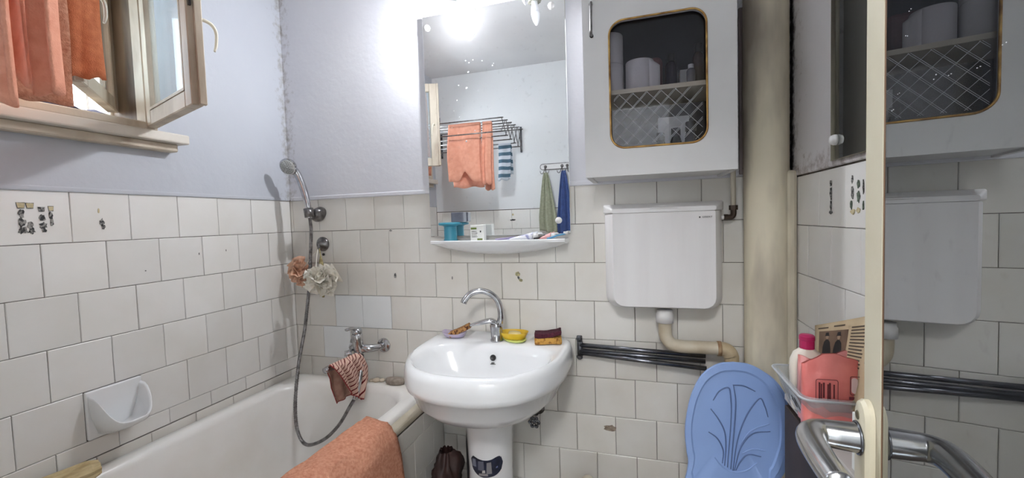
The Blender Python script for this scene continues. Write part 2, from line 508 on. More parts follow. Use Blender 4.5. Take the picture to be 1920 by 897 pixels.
# hallway outside the doorway
m_hall = mat('hall_paint', (222, 222, 222), 0.8, col2=(216, 216, 216), scale=2)
hy = YF - 0.12
struct('floor_hall', bx((0.4, hy - 1.6, -0.06), (2.9, hy, 0)), m_floor, 'hallway floor outside the bathroom door', 'floor')
struct('ceiling_hall', bx((0.4, hy - 1.6, ZC), (2.9, hy, ZC + 0.08)), m_hall, 'hallway ceiling outside the bathroom door', 'ceiling')
struct('wall_hall_far', bx((0.4, hy - 1.7, -0.06), (2.9, hy - 1.6, ZC + 0.08)), m_hall, 'far wall of the hallway opposite the bathroom door', 'wall')
struct('wall_hall_left', bx((0.3, hy - 1.7, -0.06), (0.4, hy, ZC + 0.08)), m_hall, 'left end wall of the hallway', 'wall')
struct('wall_hall_right', bx((2.9, hy - 1.7, -0.06), (3.0, hy, ZC + 0.08)), m_hall, 'right end wall of the hallway', 'wall')
hl = thing('ceiling_lamp', 'added round white globe on the hallway ceiling, an unseen fill light', 'lamp', (1.55, hy - 0.75, ZC))  # added unseen globe, fill light for the bathroom through the doorway
obj('canopy', lathe(nb(), [(0.0, 0), (0.06, 0), (0.06, 0.02), (0.0, 0.02)], (1.55, hy - 0.75, ZC - 0.02)), m_plasw, hl)
gr = 0.13
m_globe = emit('fill_globe', (1.0, 1.0, 1.0), HALL_FILL_W / (PI * 4 * PI * gr * gr))
bm = nb(); bmesh.ops.create_uvsphere(bm, u_segments=20, v_segments=12, radius=gr)
bmesh.ops.translate(bm, vec=(1.55, hy - 0.75, ZC - 0.02 - gr), verts=bm.verts)
obj('globe', bm, m_globe, hl, True)

# ------------------------------------------------------------------ window
win = thing('window_1', 'old cream box window with its casements swung open into the bathroom', 'window', (0.0, -1.0, WZ0))
win['kind'] = 'structure'
bm = nb()
FZ0, FZ1 = WZ0, WZ1 - 0.005
def frame_ring(bm, x0, x1, y0, y1, z0, z1, w):
    box(bm, (x0, y0, z0), (x1, y0 + w, z1), 0.003); box(bm, (x0, y1 - w, z0), (x1, y1, z1), 0.003)
    box(bm, (x0, y0 + w, z0), (x1, y1 - w, z0 + w * 0.7), 0.003); box(bm, (x0, y0 + w, z1 - w), (x1, y1 - w, z1), 0.003)
frame_ring(bm, 0.03, 0.075, WY0 + 0.01, WY1 - 0.002, FZ0 - 0.005, FZ1, 0.035)
obj('inner_frame', bm, m_wood, win)
bm = nb(); frame_ring(bm, -0.20, -0.09, WY0 + 0.01, WY1 - 0.002, FZ0 + 0.01, FZ1, 0.035)
obj('outer_frame', bm, m_wood, win)
bm = nb()
box(bm, (-0.09, WY1 - 0.030, FZ0), (0.03, WY1 - 0.002, FZ1)); box(bm, (-0.09, WY0 + 0.01, FZ0), (0.03, WY0 + 0.03, FZ1))
box(bm, (-0.09, WY0 + 0.03, FZ1 - 0.02), (0.03, WY1 - 0.03, FZ1))
obj('jamb_lining', bm, m_woodd, win, label='grimy brown-stained reveal between the two frames')
obj('window_sill', bx((-0.28, WY0 - 0.08, WZ0 - 0.035), (0.0755, -0.515, WZ0 - 0.002), 0.005, 2), mat('sill_paint', (214, 207, 196), 0.45, col2=(184, 172, 156), scale=7, lo=0.5, hi=0.8), win)
obj('sill_moulding', bx((0.004, WY0 - 0.06, WZ0 - 0.062), (0.045, -0.535, WZ0 - 0.034), 0.004), m_wood, win)

def casement(name, hx, hy_, dx, dy, z0, z1, wid, th, st, handle_side, m):
    """leaf hinged at (hx,hy_), running along unit (dx,dy)"""
    d = Vector((dx, dy, 0)).normalized(); nn = Vector((-d.y, d.x, 0))
    def loc(a, b, z): return Vector((hx, hy_, 0)) + d * a + nn * b + Vector((0, 0, z))
    def lb(bm, a0, a1, b0, b1, q0, q1, bev=0.003):
        t = nb(); box(t, (a0, b0, q0), (a1, b1, q1), bev)
        for v in t.verts: v.co = loc(v.co.x, v.co.y, v.co.z)
        me = bpy.data.meshes.new('t'); t.to_mesh(me); t.free(); bm.from_mesh(me); bpy.data.meshes.remove(me)
    f = nb()
    h = th / 2
    lb(f, 0, st, -h, h, z0, z1); lb(f, wid - st, wid, -h, h, z0, z1)
    lb(f, st, wid - st, -h, h, z0, z0 + st); lb(f, st, wid - st, -h, h, z1 - st, z1)
    # stop bead
    lb(f, wid - 0.004, wid + 0.008, h * 0.1, h * 1.35, z0 + 0.002, z1, 0.002)
    fr = obj(name, f, m, win)
    g = nb(); lb(g, st - 0.006, wid - st + 0.006, -0.002, 0.002, z0 + st - 0.006, z1 - st + 0.006, 0)
    obj('pane', g, m_glass_w, fr)
    b = nb(); lb(b, st, st + 0.008, -h - 0.001, -0.003, z0 + st, z1 - st, 0); lb(b, wid - st - 0.008, wid - st, -h - 0.001, -0.003, z0 + st, z1 - st, 0); lb(b, st, wid - st, -h - 0.001, -0.003, z0 + st, z0 + st + 0.008, 0)
    obj('glazing_bead', b, m_wood, fr)
    hb = nb()
    s = handle_side
    zz = 1.915 if name == 'inner_casement' else 1.98
    p = [loc(wid - st * .5, s * h, zz), loc(wid - st * .5, s * (h + 0.018), zz + .002), loc(wid - st * .5, s * (h + 0.038), zz - 0.004), loc(wid - st * .6, s * (h + 0.050), zz - 0.022), loc(wid - st * .7, s * (h + 0.050), zz - 0.055), loc(wid - st * .7, s * (h + 0.045), zz - 0.075)]
    c = catmull(p, 5)
    tube(hb, c, resample([0.0055, 0.005, 0.005, 0.0045, 0.004, 0.003], len(c)), 8)
    obj('window_handle', hb, m_cream, fr, True)
    if name == 'inner_casement':
        k = nb(); lb(k, wid - 0.001, wid + 0.0092, -0.010, -0.004, 1.935, 1.962, 0)
        obj('latch_slot', k, m_black, fr)
    return fr
casement('inner_casement', 0.070, -0.632, 0.385, -0.132, 1.668, 2.165, 0.41, 0.030, 0.048, 1, m_wood)
casement('outer_casement', -0.075, -0.655, 0.262, -0.232, 1.728, 2.15, 0.355, 0.030, 0.045, 1, m_wood)

# dark cloth lying on the sill
def f(u, v):
    x = -0.205 + 0.125 * u; y = -0.660 - 0.40 * v
    hgt = 0.075 * math.sin(PI * (0.08 + 0.84 * u)) * (0.45 + 0.40 * math.sin(9 * v + 3.6) + 0.25 * math.sin(21 * v + 2 * u)) * min(1, v * 12 + .1) * min(1, (1 - v) * 12 + .1)
    return (x, y, WZ0 + 0.050 + 1.35 * max(0, hgt))
bm = nb(); grid(bm, f, 10, 24, thick=0.006)
tag(obj('rag', bm, mat('navy_cloth', (52, 46, 72), 0.9, col2=(38, 34, 56), scale=40), None, True), 'dark navy rag lying crumpled on the window sill', 'rag')

# towels drying in front of the window, on a rail across the opening
rail = thing('towel_rail', 'thin white rail fixed across the top of the window', 'rail', (0.10, -1.0, 2.26))
obj('bar', tube(nb(), [(0.205, -1.078, 2.26), (0.205, -0.815, 2.26)], 0.006, 8), m_plasw, rail)
for yy in (-1.072, -0.825): obj('bracket', bx((0.004, yy - 0.006, 2.252), (0.205, yy + 0.006, 2.268), 0.002), m_plasw, rail)
def hang_towel(name, label, y0, y1, zb_front, zb_back, x, m, seed, group=None, taper=0.0, amp=0.012, rail_z=2.2665):
    rr = random.Random(seed); ph = [rr.uniform(0, 6) for _ in range(6)]
    def f(u, v):
        # v: 0 front hem -> 1 back hem over the rail
        Lf = rail_z - zb_front; Lb = rail_z - zb_back; tot = Lf + Lb
        s = v * tot
        if s < Lf: z = zb_front + s; side = 1
        else: z = rail_z - (s - Lf); side = -1
        d = (rail_z - z)
        off = 0.010 + 0.02 * min(1, d / 0.3)
        y = y0 + (y1 - y0) * u
        y += taper * d * (u - 0.5) + 0.010 * math.sin(7 * z + ph[3]) * (u > .5) * d * 0.5
        xx = x + side * off + amp * min(1, d * 4) * (math.sin(9 * u + ph[0] + 2 * z) + 0.6 * math.sin(17 * u + ph[1] - 3 * z)) + 0.006 * math.sin(14 * z + ph[2] + 5 * u) * min(1, d * 3)
        z += (0.005 * math.sin(3 * u + ph[4]) + 0.003 * math.sin(11 * u + ph[5])) * min(1, d * 3)
        return (xx, y, z)
    bm = nb(); grid(bm, f, 26, 52, thick=0.009)
    o = obj(name, bm, m, None, True)
    return tag(o, label, 'towel', group)
hang_towel('bath_towel', 'large dusty orange bath towel hanging over the window', -1.062, -0.922, 1.650, 1.69, 0.208, m_orange, 3, 'towels on the window rail', amp=0.0015)
hang_towel('hand_towel', 'brighter orange hand towel hanging behind the larger one by the open casement', -0.918, -0.848, 1.735, 1.75, 0.205, m_orange2, 5, 'towels on the window rail', amp=0.002)

# ------------------------------------------------------------------ bathtub
tub = thing('bathtub', 'white enamelled bathtub with tiled side along the left wall', 'bathtub', (0.39, -0.8, 0))
def tub_ring(x0, x1, y0, y1, r, z, n=7):
    return [Vector((a, b, z)) for a, b in rrect(x0, x1, y0, y1, r, n)]
rg = [tub_ring(0.004, 0.735, -1.585, -0.010, 0.02, 0.565), tub_ring(0.002, 0.738, -1.588, -0.006, 0.02, 0.585), tub_ring(0.004, 0.735, -1.585, -0.009, 0.025, 0.598), tub_ring(0.014, 0.724, -1.575, -0.020, 0.04, 0.605),
      tub_ring(0.045, 0.685, -1.54, -0.065, 0.14, 0.604), tub_ring(0.056, 0.674, -1.525, -0.078, 0.15, 0.598), tub_ring(0.064, 0.666, -1.515, -0.088, 0.15, 0.578), tub_ring(0.085, 0.645, -1.46, -0.125, 0.15, 0.40), tub_ring(0.105, 0.625, -1.40, -0.165, 0.15, 0.26),
      tub_ring(0.14, 0.59, -1.34, -0.21, 0.13, 0.205), tub_ring(0.22, 0.51, -1.22, -0.30, 0.10, 0.19)]
o = obj('basin', rings_mesh(nb(), rg, cap0=False), m_tub, tub); autosmooth(o, 50)
obj('ledge', bx((0.735, -1.585, 0.560), (0.782, -0.008, 0.590), 0.012, 3), mat('aged_ledge', (206, 198, 180), 0.5, col2=(176, 166, 146), scale=8), tub)
ap = obj('apron', bx((0.70, -1.585, 0.0), (0.7738, -0.008, 0.562)), m_grout, tub)
for r, (zt, zb) in enumerate(((0.556, 0.487), (0.487, 0.335), (0.335, 0.183), (0.183, 0.031), (0.031, 0.0))):
    if zt - zb < 0.035: continue
    lay(ap, lambda a, z, j: (0.780 + j * 0.5, a, z), PI / 2, -1.58, -0.01, zt, zb, -0.335 if r % 2 == 0 else -0.259, m_tileB)
obj('overflow_cap', lathe(nb(), [(0, 0), (0.021, 0), (0.021, 0.003), (0.016, 0.005), (0.006, 0.004), (0, 0.004)], (0.640, -0.034, 0.604), seg=18), m_chromed, tub, True)

# towel over the tub side
def f(u, v):
    y = -0.40 - 0.62 * u
    prof = [(0.600, 0.40), (0.628, 0.50), (0.645, 0.585), (0.672, 0.622), (0.72, 0.626), (0.772, 0.616), (0.802, 0.585), (0.808, 0.50), (0.812, 0.40), (0.816, 0.29)]
    t = v * (len(prof) - 1); k = min(int(t), len(prof) - 2); a = t - k
    x = prof[k][0] * (1 - a) + prof[k + 1][0] * a; z = prof[k][1] * (1 - a) + prof[k + 1][1] * a
    w = noise.noise(Vector((y * 7, v * 5, 0.3))) * 0.012 + math.sin(24 * y + 4 * v) * 0.004
    x += w * (1.0 if v > 0.55 else -0.6); x = max(x, 0.790) if v > 0.66 and z < .58 else x
    z += abs(w) * 0.9 + (0.012 if 0.3 < v < 0.62 else 0)
    if u < 0.06: y -= 0.0; z -= 0.004
    return (x, y + 0.012 * math.sin(9 * v), z)
bm = nb(); grid(bm, f, 40, 44, thick=0.012)
tag(obj('bath_towel', bm, m_orange, None, True), 'thick orange towel draped over the side of the bathtub', 'towel')

# pumice, soap holder on the wall and loofah bar
bm = nb(); rings_mesh(bm, [[Vector((0.562 + a * s, -0.036 + b * s, z)) for a, b in [(0.048 * math.cos(t) * (1 + .05 * math.sin(3 * t)), 0.025 * math.sin(t)) for t in [2 * PI * k / 18 for k in range(18)]]] for s, z in ((0.86, 0.6065), (1.0, 0.612), (1.0, 0.622), (0.92, 0.629), (0.6, 0.632))])
tag(obj('pumice_stone', bm, mat('pumice', (170, 158, 146), 0.95, col2=(140, 128, 118), scale=70, bump=0.5, bscale=200), None, True), 'grey oval pumice stone lying on the bathtub rim beside the basin', 'pumice stone')
bm = nb()
for (px, py, s) in ((0.46, -0.028, 1), (0.485, -0.022, .8), (0.437, -0.032, .7)):
    lathe(bm, [(0, 0), (0.016 * s, 0.0), (0.019 * s, 0.006 * s), (0.012 * s, 0.013 * s), (0, 0.015 * s)], (px, py, 0.6055), seg=9)
tag(obj('soap_scraps', bm, mat('old_soap', (206, 192, 172), 0.6), None, True), 'clump of pale soap scraps on the bathtub rim under the bath mixer', 'soap')

sd = thing('wall_soap_dish', 'white ceramic soap dish set into the left wall tiles', 'soap dish', (0.0, -0.755, 0.76))
obj('back_plate', bx((-0.006, -0.829, 0.692), (0.007, -0.678, 0.841), 0.004, 2), m_porc, sd)
bm = nb()
NS = 22
def half(w, d, z, lift):
    out = []
    for k in range(NS + 1):
        t = PI * k / NS; c_ = math.cos(t)
        out.append(Vector((0.005 + d * math.sin(t) ** 0.7, -0.753 - w * math.copysign(abs(c_) ** 0.8, c_), z + lift * abs(c_) ** 4)))
    return out
prof = [(0.030, 0.012, 0.697, 0.0), (0.052, 0.055, 0.705, 0.0), (0.066, 0.088, 0.720, 0.04), (0.071, 0.098, 0.735, 0.085), (0.070, 0.096, 0.739, 0.087), (0.064, 0.088, 0.735, 0.083), (0.056, 0.070, 0.720, 0.05), (0.038, 0.036, 0.712, 0.01), (0.012, 0.008, 0.711, 0.0)]
VR = [[bm.verts.new(p) for p in half(*q)] for q in prof]
for A, B in zip(VR[:-1], VR[1:]):
    for k in range(NS): bm.faces.new((A[k], A[k + 1], B[k + 1], B[k]))
obj('bowl', bm, m_porc, sd, True)

bm = nb()
n = 30
pts = [Vector((0.038 + 0.035 * k / 8, -1.00 + 0.155 * k / 8, 0.632)) for k in range(9)]
rings = []
for k, p in enumerate(pts):
    r = 0.027 * (0.75 if k in (0, 8) else 1.0)
    d = (pts[-1] - pts[0]).normalized(); s = d.cross(Vector((0, 0, 1)))
    rings.append([p + s * math.cos(2 * PI * q / n) * r * 1.25 * (1 + 0.09 * math.sin(q * 2 * PI * 9 / n)) + Vector((0, 0, 1)) * math.sin(2 * PI * q / n) * r * (1 + 0.09 * math.sin(q * 2 * PI * 9 / n)) for q in range(n)])
rings_mesh(bm, rings)
tag(obj('loofah_bar', bm, mat('straw_loofah', (212, 194, 152), 0.85, col2=(170, 146, 104), scale=40, stretch=(1, 0.3, 1), bump=0.4)), 'straw coloured ribbed loofah bar lying on the bathtub rim below the soap dish', 'loofah')

# ------------------------------------------------------------------ bath mixer, hand shower, poufs
mx_ = thing('bath_mixer', 'chrome wall-mounted bath mixer tap above the bathtub', 'tap', (0.415, 0.0, 0.77))
for xx in (0.49, 0.34):
    e = obj('escutcheon', lathe(nb(), [(0.0, 0), (0.033, 0), (0.032, 0.006), (0.022, 0.012), (0.014, 0.013), (0.013, 0.03), (0, 0.03)], (xx, -0.001, 0.767), (0, -1, 0), 22), m_chrome, mx_); autosmooth(e, 35)
bm = nb()
c = catmull([(0.49, -0.028, 0.767), (0.478, -0.045, 0.768), (0.455, -0.068, 0.770), (0.415, -0.075, 0.771), (0.375, -0.068, 0.770), (0.352, -0.045, 0.768), (0.34, -0.028, 0.767)], 5)
tube(bm, c, resample([0.014, 0.016, 0.018, 0.021, 0.018, 0.016, 0.014], len(c)), 14)
lathe(bm, [(0.0, -0.045), (0.015, -0.045), (0.019, -0.03), (0.023, 0.0), (0.0235, 0.055), (0.021, 0.062), (0, 0.064)], (0.415, -0.085, 0.780), (0, -0.12, 1), 20)
obj('body', bm, m_chrome, mx_, True)
bm = nb()
lathe(bm, [(0, 0), (0.022, 0), (0.023, 0.012), (0.019, 0.022), (0.0, 0.026)], (0.415, -0.090, 0.842), (0, -0.12, 1), 18)
c = catmull([(0.415, -0.092, 0.860), (0.412, -0.118, 0.872), (0.408, -0.150, 0.872)], 6)
tube(bm, c, resample([0.014, 0.012, 0.010], len(c)), 10, flat=0.55)
obj('lever', bm, m_chrome, mx_, True)
bm = nb()
c = catmull([(0.413, -0.085, 0.752), (0.411, -0.12, 0.740), (0.408, -0.20, 0.738), (0.405, -0.262, 0.744), (0.404, -0.285, 0.742)], 6)
tube(bm, c, resample([0.016, 0.0145, 0.013, 0.0125, 0.0125], len(c)), 14)
obj('spout', bm, m_chrome, mx_, True)
bm = nb(); lathe(bm, [(0, 0), (0.017, 0), (0.018, 0.012), (0.013, 0.02), (0.012, 0.03), (0, 0.03)], (0.388, -0.098, 0.752), (-0.75, -0.55, 0.1), 16)
obj('diverter_knob', bm, m_chrome, mx_, True)
obj('hose_outlet', tube(nb(), catmull([(0.428, -0.085, 0.745), (0.434, -0.095, 0.70), (0.436, -0.115, 0.65), (0.432, -0.13, 0.60), (0.425, -0.138, 0.565)], 5), 0.0115, 12), m_chrome, mx_, True)

hs = thing('hand_shower', 'chrome hand shower with ribbed hose parked in a wall holder', 'shower head', (0.19, -0.06, 1.40))
fd = Vector((0.16, -0.90, -0.40)).normalized()   # the face of the rose looks forward and down
hc = Vector((0.118, -0.115, 1.595))
bm = nb(); lathe(bm, [(0, -0.020), (0.016, -0.019), (0.032, -0.010), (0.039, 0.002), (0.039, 0.009), (0.036, 0.012), (0, 0.012)], hc, fd, 28)
hd = obj('shower_rose', bm, m_chrome, hs); autosmooth(hd, 40)
obj('spray_face', lathe(nb(), [(0, 0.0115), (0.033, 0.0115), (0.032, 0.0135), (0, 0.0145)], hc, fd, 28), mat('grey_spray_face', (196, 198, 196), 0.5), hd, True)
u_ = fd.orthogonal().normalized(); v_ = fd.cross(u_)
bm = nb()
for ring, (rr, cnt) in enumerate(((0.007, 6), (0.014, 12), (0.021, 18), (0.028, 24))):
    for k in range(cnt):
        a = 2 * PI * k / cnt
        if math.cos(3 * a) > 0.94 and ring > 0: continue
        p = hc + fd * 0.0142 + u_ * rr * math.cos(a) + v_ * rr * math.sin(a)
        lathe(bm, [(0.0016, 0), (0.0016, 0.0012), (0, 0.0014)], p, fd, 6)
obj('nozzles', bm, m_ink, hd)
bm = nb()
c = catmull([(0.124, -0.098, 1.585), (0.138, -0.085, 1.555), (0.158, -0.078, 1.49), (0.172, -0.076, 1.43), (0.178, -0.076, 1.385), (0.181, -0.076, 1.36)], 6)
tube(bm, c, resample([0.018, 0.0165, 0.016, 0.0145, 0.012, 0.010], len(c)), 14)
obj('handle', bm, m_chrome, hs, True)
hose = [(0.181, -0.076, 1.362), (0.186, -0.078, 1.30), (0.178, -0.080, 1.20), (0.166, -0.08, 1.08), (0.150, -0.082, 0.98), (0.128, -0.086, 0.85), (0.110, -0.095, 0.76), (0.102, -0.115, 0.66), (0.112, -0.15, 0.52), (0.150, -0.185, 0.418), (0.215, -0.205, 0.372), (0.300, -0.195, 0.40), (0.362, -0.172, 0.46), (0.405, -0.150, 0.535), (0.424, -0.139, 0.568)]
c = catmull(hose, 26)
bm = nb(); tube(bm, c, [0.0078 if k % 2 else 0.0066 for k in range(len(c))], 10)
obj('hose', bm, m_chromed, hs, False)
hb = thing('shower_holder', 'grey chrome shower holder screwed to the tiles', 'shower holder', (0.20, -0.03, 1.38))
bm = nb(); lathe(bm, [(0, 0), (0.028, 0), (0.030, 0.014), (0.024, 0.034), (0.018, 0.050), (0, 0.052)], (0.176, -0.001, 1.378), (0.02, -1, 0), 20, sx=1.35)
obj('base', bm, m_chromed, hb, True)
bm = nb(); lathe(bm, [(0.0135, -0.020), (0.021, -0.020), (0.021, 0.020), (0.0145, 0.020), (0.0135, -0.020)], (0.178, -0.076, 1.385), (-0.14, 0.0, 1), 16)
# lathe above closes both ends; open the bore
obj('cradle', bm, m_chromed, hb, True)
wo = thing('wall_hook', 'round chrome wall hook below the shower holder', 'hook', (0.21, 0, 1.235))
obj('disc', lathe(nb(), [(0, 0), (0.034, 0), (0.034, 0.006), (0.028, 0.013), (0.014, 0.016), (0.012, 0.03), (0, 0.031)], (0.182, -0.001, 1.237), (0, -1, 0), 22), m_chromed, wo, True)
obj('peg', tube(nb(), catmull([(0.182, -0.028, 1.237), (0.190, -0.042, 1.222), (0.196, -0.050, 1.215), (0.205, -0.052, 1.228)], 4), 0.005, 8), m_chromed, wo, True)
bm = nb(); lathe(bm, [(0, 0), (0.0065, 0), (0.0065, 0.004), (0, 0.006)], (0.182, -0.001, 1.187), (0, -1, 0), 12)
obj('screw_plug', bm, m_black, wo, True)

def pouf(name, label, ctr, rad, m, seed, n=20, squash=(1, .55, 1), cord=None):
    rr = random.Random(seed)
    bm = nb()
    c = Vector(ctr)
    for q in range(n):
        ax = Vector((rr.gauss(0, 1), rr.gauss(0, 1) - 0.5, rr.gauss(0, 1))).normalized()
        u = ax.orthogonal().normalized(); v = ax.cross(u)
        a0 = rr.uniform(0, 6.28); span = rr.uniform(3.0, 5.6)
        r0 = rad * rr.uniform(0.55, 0.80); ph = rr.uniform(0, 6); fr = rr.choice((4, 5, 6))
        K = 40; J = 5
        rows = [[] for _ in range(J + 1)]
        for k in range(K + 1):
            a = a0 + span * k / K
            dirv = u * math.cos(a) + v * math.sin(a)
            for j in range(J + 1):
                w = j / J
                fl = 0.30 + 0.78 * w + 0.10 * math.sin(3 * a + ph)
                p = dirv * r0 * fl + ax * r0 * (0.15 + 0.42 * w * math.sin(a * fr + ph) + 0.12 * w * math.sin(a * 11 + 2 * ph))
                rows[j].append(bm.verts.new(c + Vector((p.x * squash[0], p.y * squash[1], p.z * squash[2]))))
        for j in range(J):
            for k in range(K): bm.faces.new((rows[j][k], rows[j][k + 1], rows[j + 1][k + 1], rows[j + 1][k]))
    t = thing(name, label, 'bath pouf', (ctr[0], ctr[1], ctr[2] - rad), 'bath poufs by the shower hose')
    obj('mesh_netting', bm, m, t, True)
    if cord: obj('cord', tube(nb(), catmull(cord, 6), 0.0022, 6), mat('white_cord', (228, 222, 210), 0.8), t, True)
    return t
m_net1 = mat('peach_netting', (232, 192, 166), 0.8, col2=(214, 166, 138), scale=60)
m_net2 = mat('ivory_netting', (243, 239, 228), 0.8, col2=(228, 221, 206), scale=60)
pouf('bath_pouf', 'peach coloured ruffled bath pouf hanging beside the shower hose', (0.092, -0.062, 1.112), 0.070, m_net1, 11, 18, (1, .6, 1.15), [(0.197, -0.051, 1.217), (0.160, -0.058, 1.18), (0.120, -0.062, 1.13)])
pouf('bath_pouf', 'ivory white ruffled bath pouf hanging in front of the shower hose', (0.258, -0.112, 1.082), 0.100, m_net2, 23, 18, (1.05, .45, .85), [(0.197, -0.053, 1.218), (0.208, -0.075, 1.19), (0.222, -0.10, 1.13), (0.232, -0.107, 1.10)])
tag(obj('bristle_brush', tube(nb(), catmull([(0.203, -0.052, 1.222), (0.208, -0.052, 1.185), (0.207, -0.050, 1.15), (0.207, -0.048, 1.10), (0.206, -0.046, 1.03), (0.205, -0.045, 0.99)], 4), resample([0.002, 0.003, 0.010, 0.011, 0.008, 0.005], 21), 8), mat('brush_bristle', (180, 166, 120), 0.8, col2=(120, 104, 66), scale=160, stretch=(.1, .1, 1)), None, True), 'small straw coloured brush hanging on the wall hook behind the ivory pouf', 'brush')

# striped cloth over the bath spout
m_str = mat('striped_cotton', (226, 186, 170), 0.95, bump=0.2, bscale=300, spec=0.1)
nt = m_str.node_tree; N = nt.nodes; L = nt.links
geo = N.new('ShaderNodeNewGeometry'); mp = N.new('ShaderNodeMapping'); mp.inputs['Rotation'].default_value = (0.62, 0, 0)
L.new(geo.outputs['Position'], mp.inputs['Vector'])
wv = N.new('ShaderNodeTexWave'); wv.wave_type = 'BANDS'; wv.bands_direction = 'Y'; wv.inputs['Scale'].default_value = 22; wv.inputs['Distortion'].default_value = 1.5; wv.inputs['Detail'].default_value = 1
L.new(mp.outputs[0], wv.inputs['Vector'])
mr = N.new('ShaderNodeMapRange'); mr.inputs['From Min'].default_value = 0.80; mr.inputs['From Max'].default_value = 0.90; L.new(wv.outputs['Fac'], mr.inputs['Value'])
mxn = N.new('ShaderNodeMix'); mxn.data_type = 'RGBA'; mxn.inputs[6].default_value = srgb(224, 188, 172); mxn.inputs[7].default_value = srgb(106, 34, 38)
L.new(mr.outputs[0], mxn.inputs[0]); L.new(mxn.outputs[2], N['Principled BSDF'].inputs['Base Color'])
cl = thing('wash_cloth', 'pinkish wash cloth with dark red stripes draped over the bath mixer spout', 'cloth', (0.42, -0.17, 0.56))
def lerp(a, b, t): return Vector(a) * (1 - t) + Vector(b) * t
def poly_at(pts, t):
    t *= len(pts) - 1; k = min(int(t), len(pts) - 2); return lerp(pts[k], pts[k + 1], t - k)
near = [(0.415, -0.268, 0.762), (0.434, -0.262, 0.745), (0.440, -0.243, 0.712), (0.440, -0.213, 0.660), (0.440, -0.184, 0.611)]
far = [(0.415, -0.095, 0.758), (0.436, -0.090, 0.744), (0.440, -0.066, 0.690), (0.440, -0.060, 0.625), (0.440, -0.104, 0.550)]
def f(u, v):
    p = lerp(poly_at(near, v), poly_at(far, v), u)
    p.x += (0.011 * math.sin(u * 15 + v * 2) + 0.006 * math.sin(u * 29 - 3 * v)) * min(1, v * 2.2)
    return p
bm = nb(); grid(bm, f, 34, 26, thick=0.002)
obj('front_flap', bm, m_str, cl, True)
near2 = [(0.415, -0.268, 0.762), (0.388, -0.262, 0.740), (0.378, -0.235, 0.690), (0.372, -0.222, 0.645), (0.368, -0.184, 0.562)]
far2 = [(0.415, -0.120, 0.758), (0.388, -0.12, 0.740), (0.378, -0.11, 0.690), (0.374, -0.105, 0.63), (0.370, -0.094, 0.565)]
def f(u, v):
    p = lerp(poly_at(near2, v), poly_at(far2, v), u); p.x += 0.006 * math.sin(u * 11 + v * 3) * min(1, v * 2); return p
bm = nb(); grid(bm, f, 16, 20, thick=0.002)
obj('back_flap', bm, mat('cloth_reverse', (206, 166, 148), 0.95, col2=(188, 144, 128), scale=60), cl, True, label='plain beige reverse side of the cloth')
def hemtube(fn, pts): 
    return tube(nb(), [fn(*p) for p in pts], 0.0022, 6)
m_hem = mat('red_hem', (150, 52, 52), 0.9)
g_near, g_far = near, far
def f1(u, v):
    p = lerp(poly_at(near, v), poly_at(far, v), u); p.x += (0.011 * math.sin(u * 15 + v * 2) + 0.006 * math.sin(u * 29 - 3 * v)) * min(1, v * 2.2); return p
obj('hem', hemtube(f1, [(0, k / 20) for k in range(21)] + [(k / 30, 1) for k in range(1, 31)]), m_hem, cl, True)
def f2(u, v):
    p = lerp(poly_at(near2, v), poly_at(far2, v), u); p.x += 0.006 * math.sin(u * 11 + v * 3) * min(1, v * 2); return p
obj('hem', hemtube(f2, [(0, k / 20) for k in range(3, 21)] + [(k / 16, 1) for k in range(1, 17)]), m_hem, cl, True)

# ------------------------------------------------------------------ wash basin
ws = thing('washbasin', 'white porcelain pedestal washbasin under the mirror', 'washbasin', (1.085, -0.25, 0))
NB = 64
def plan(cx, yc, a, bb, bf, z, eb=0.45, ef=0.85):
    out = []
    for k in range(NB):
        t = 2 * PI * k / NB
        c_, s_ = math.cos(t), math.sin(t)
        e = eb if s_ > 0 else ef
        x = cx + a * math.copysign(abs(c_) ** e, c_)
        y = yc + (bb if s_ > 0 else bf) * math.copysign(abs(s_) ** e, s_)
        out.append(Vector((x, y, z)))
    return out
BX = 1.082
rg = [plan(BX, -0.20, 0.09, 0.09, 0.09, 0.628), plan(BX, -0.20, 0.16, 0.13, 0.20, 0.645), plan(BX, -0.19, 0.215, 0.16, 0.270, 0.675), plan(BX, -0.18, 0.255, 0.17, 0.322, 0.715), plan(BX, -0.17, 0.276, 0.165, 0.348, 0.765),
      plan(BX, -0.17, 0.288, 0.166, 0.360, 0.772), plan(BX, -0.17, 0.292, 0.167, 0.364, 0.790), plan(BX, -0.17, 0.291, 0.167, 0.362, 0.828), plan(BX, -0.17, 0.284, 0.166, 0.354, 0.849), plan(BX, -0.17, 0.272, 0.163, 0.340, 0.855),
      plan(BX, -0.275, 0.252, 0.118, 0.222, 0.852, 0.62), plan(BX, -0.28, 0.240, 0.114, 0.202, 0.844, 0.66), plan(BX, -0.285, 0.230, 0.108, 0.188, 0.820, 0.72), plan(BX, -0.285, 0.205, 0.095, 0.165, 0.760, 0.8), plan(BX, -0.285, 0.155, 0.07, 0.122, 0.716, 0.9, 0.95), plan(BX, -0.28, 0.07, 0.04, 0.06, 0.700, 1, 1), plan(BX, -0.28, 0.024, 0.024, 0.024, 0.697, 1, 1)]
o = obj('bowl', rings_mesh(nb(), rg), m_porc, ws); autosmooth(o, 60)
obj('drain', lathe(nb(), [(0, 0), (0.024, 0), (0.022, 0.003), (0.015, 0.002), (0, 0.002)], (BX, -0.28, 0.6975), seg=18), m_chromed, ws, True)
bm = nb(); lathe(bm, [(0, 0), (0.0115, 0), (0.0115, 0.004), (0.0095, 0.004), (0, 0.001)], (1.085, -0.181, 0.806), (0, -0.93, 0.25), 18)
obj('overflow_hole', bm, m_black, ws)
bm = nb()
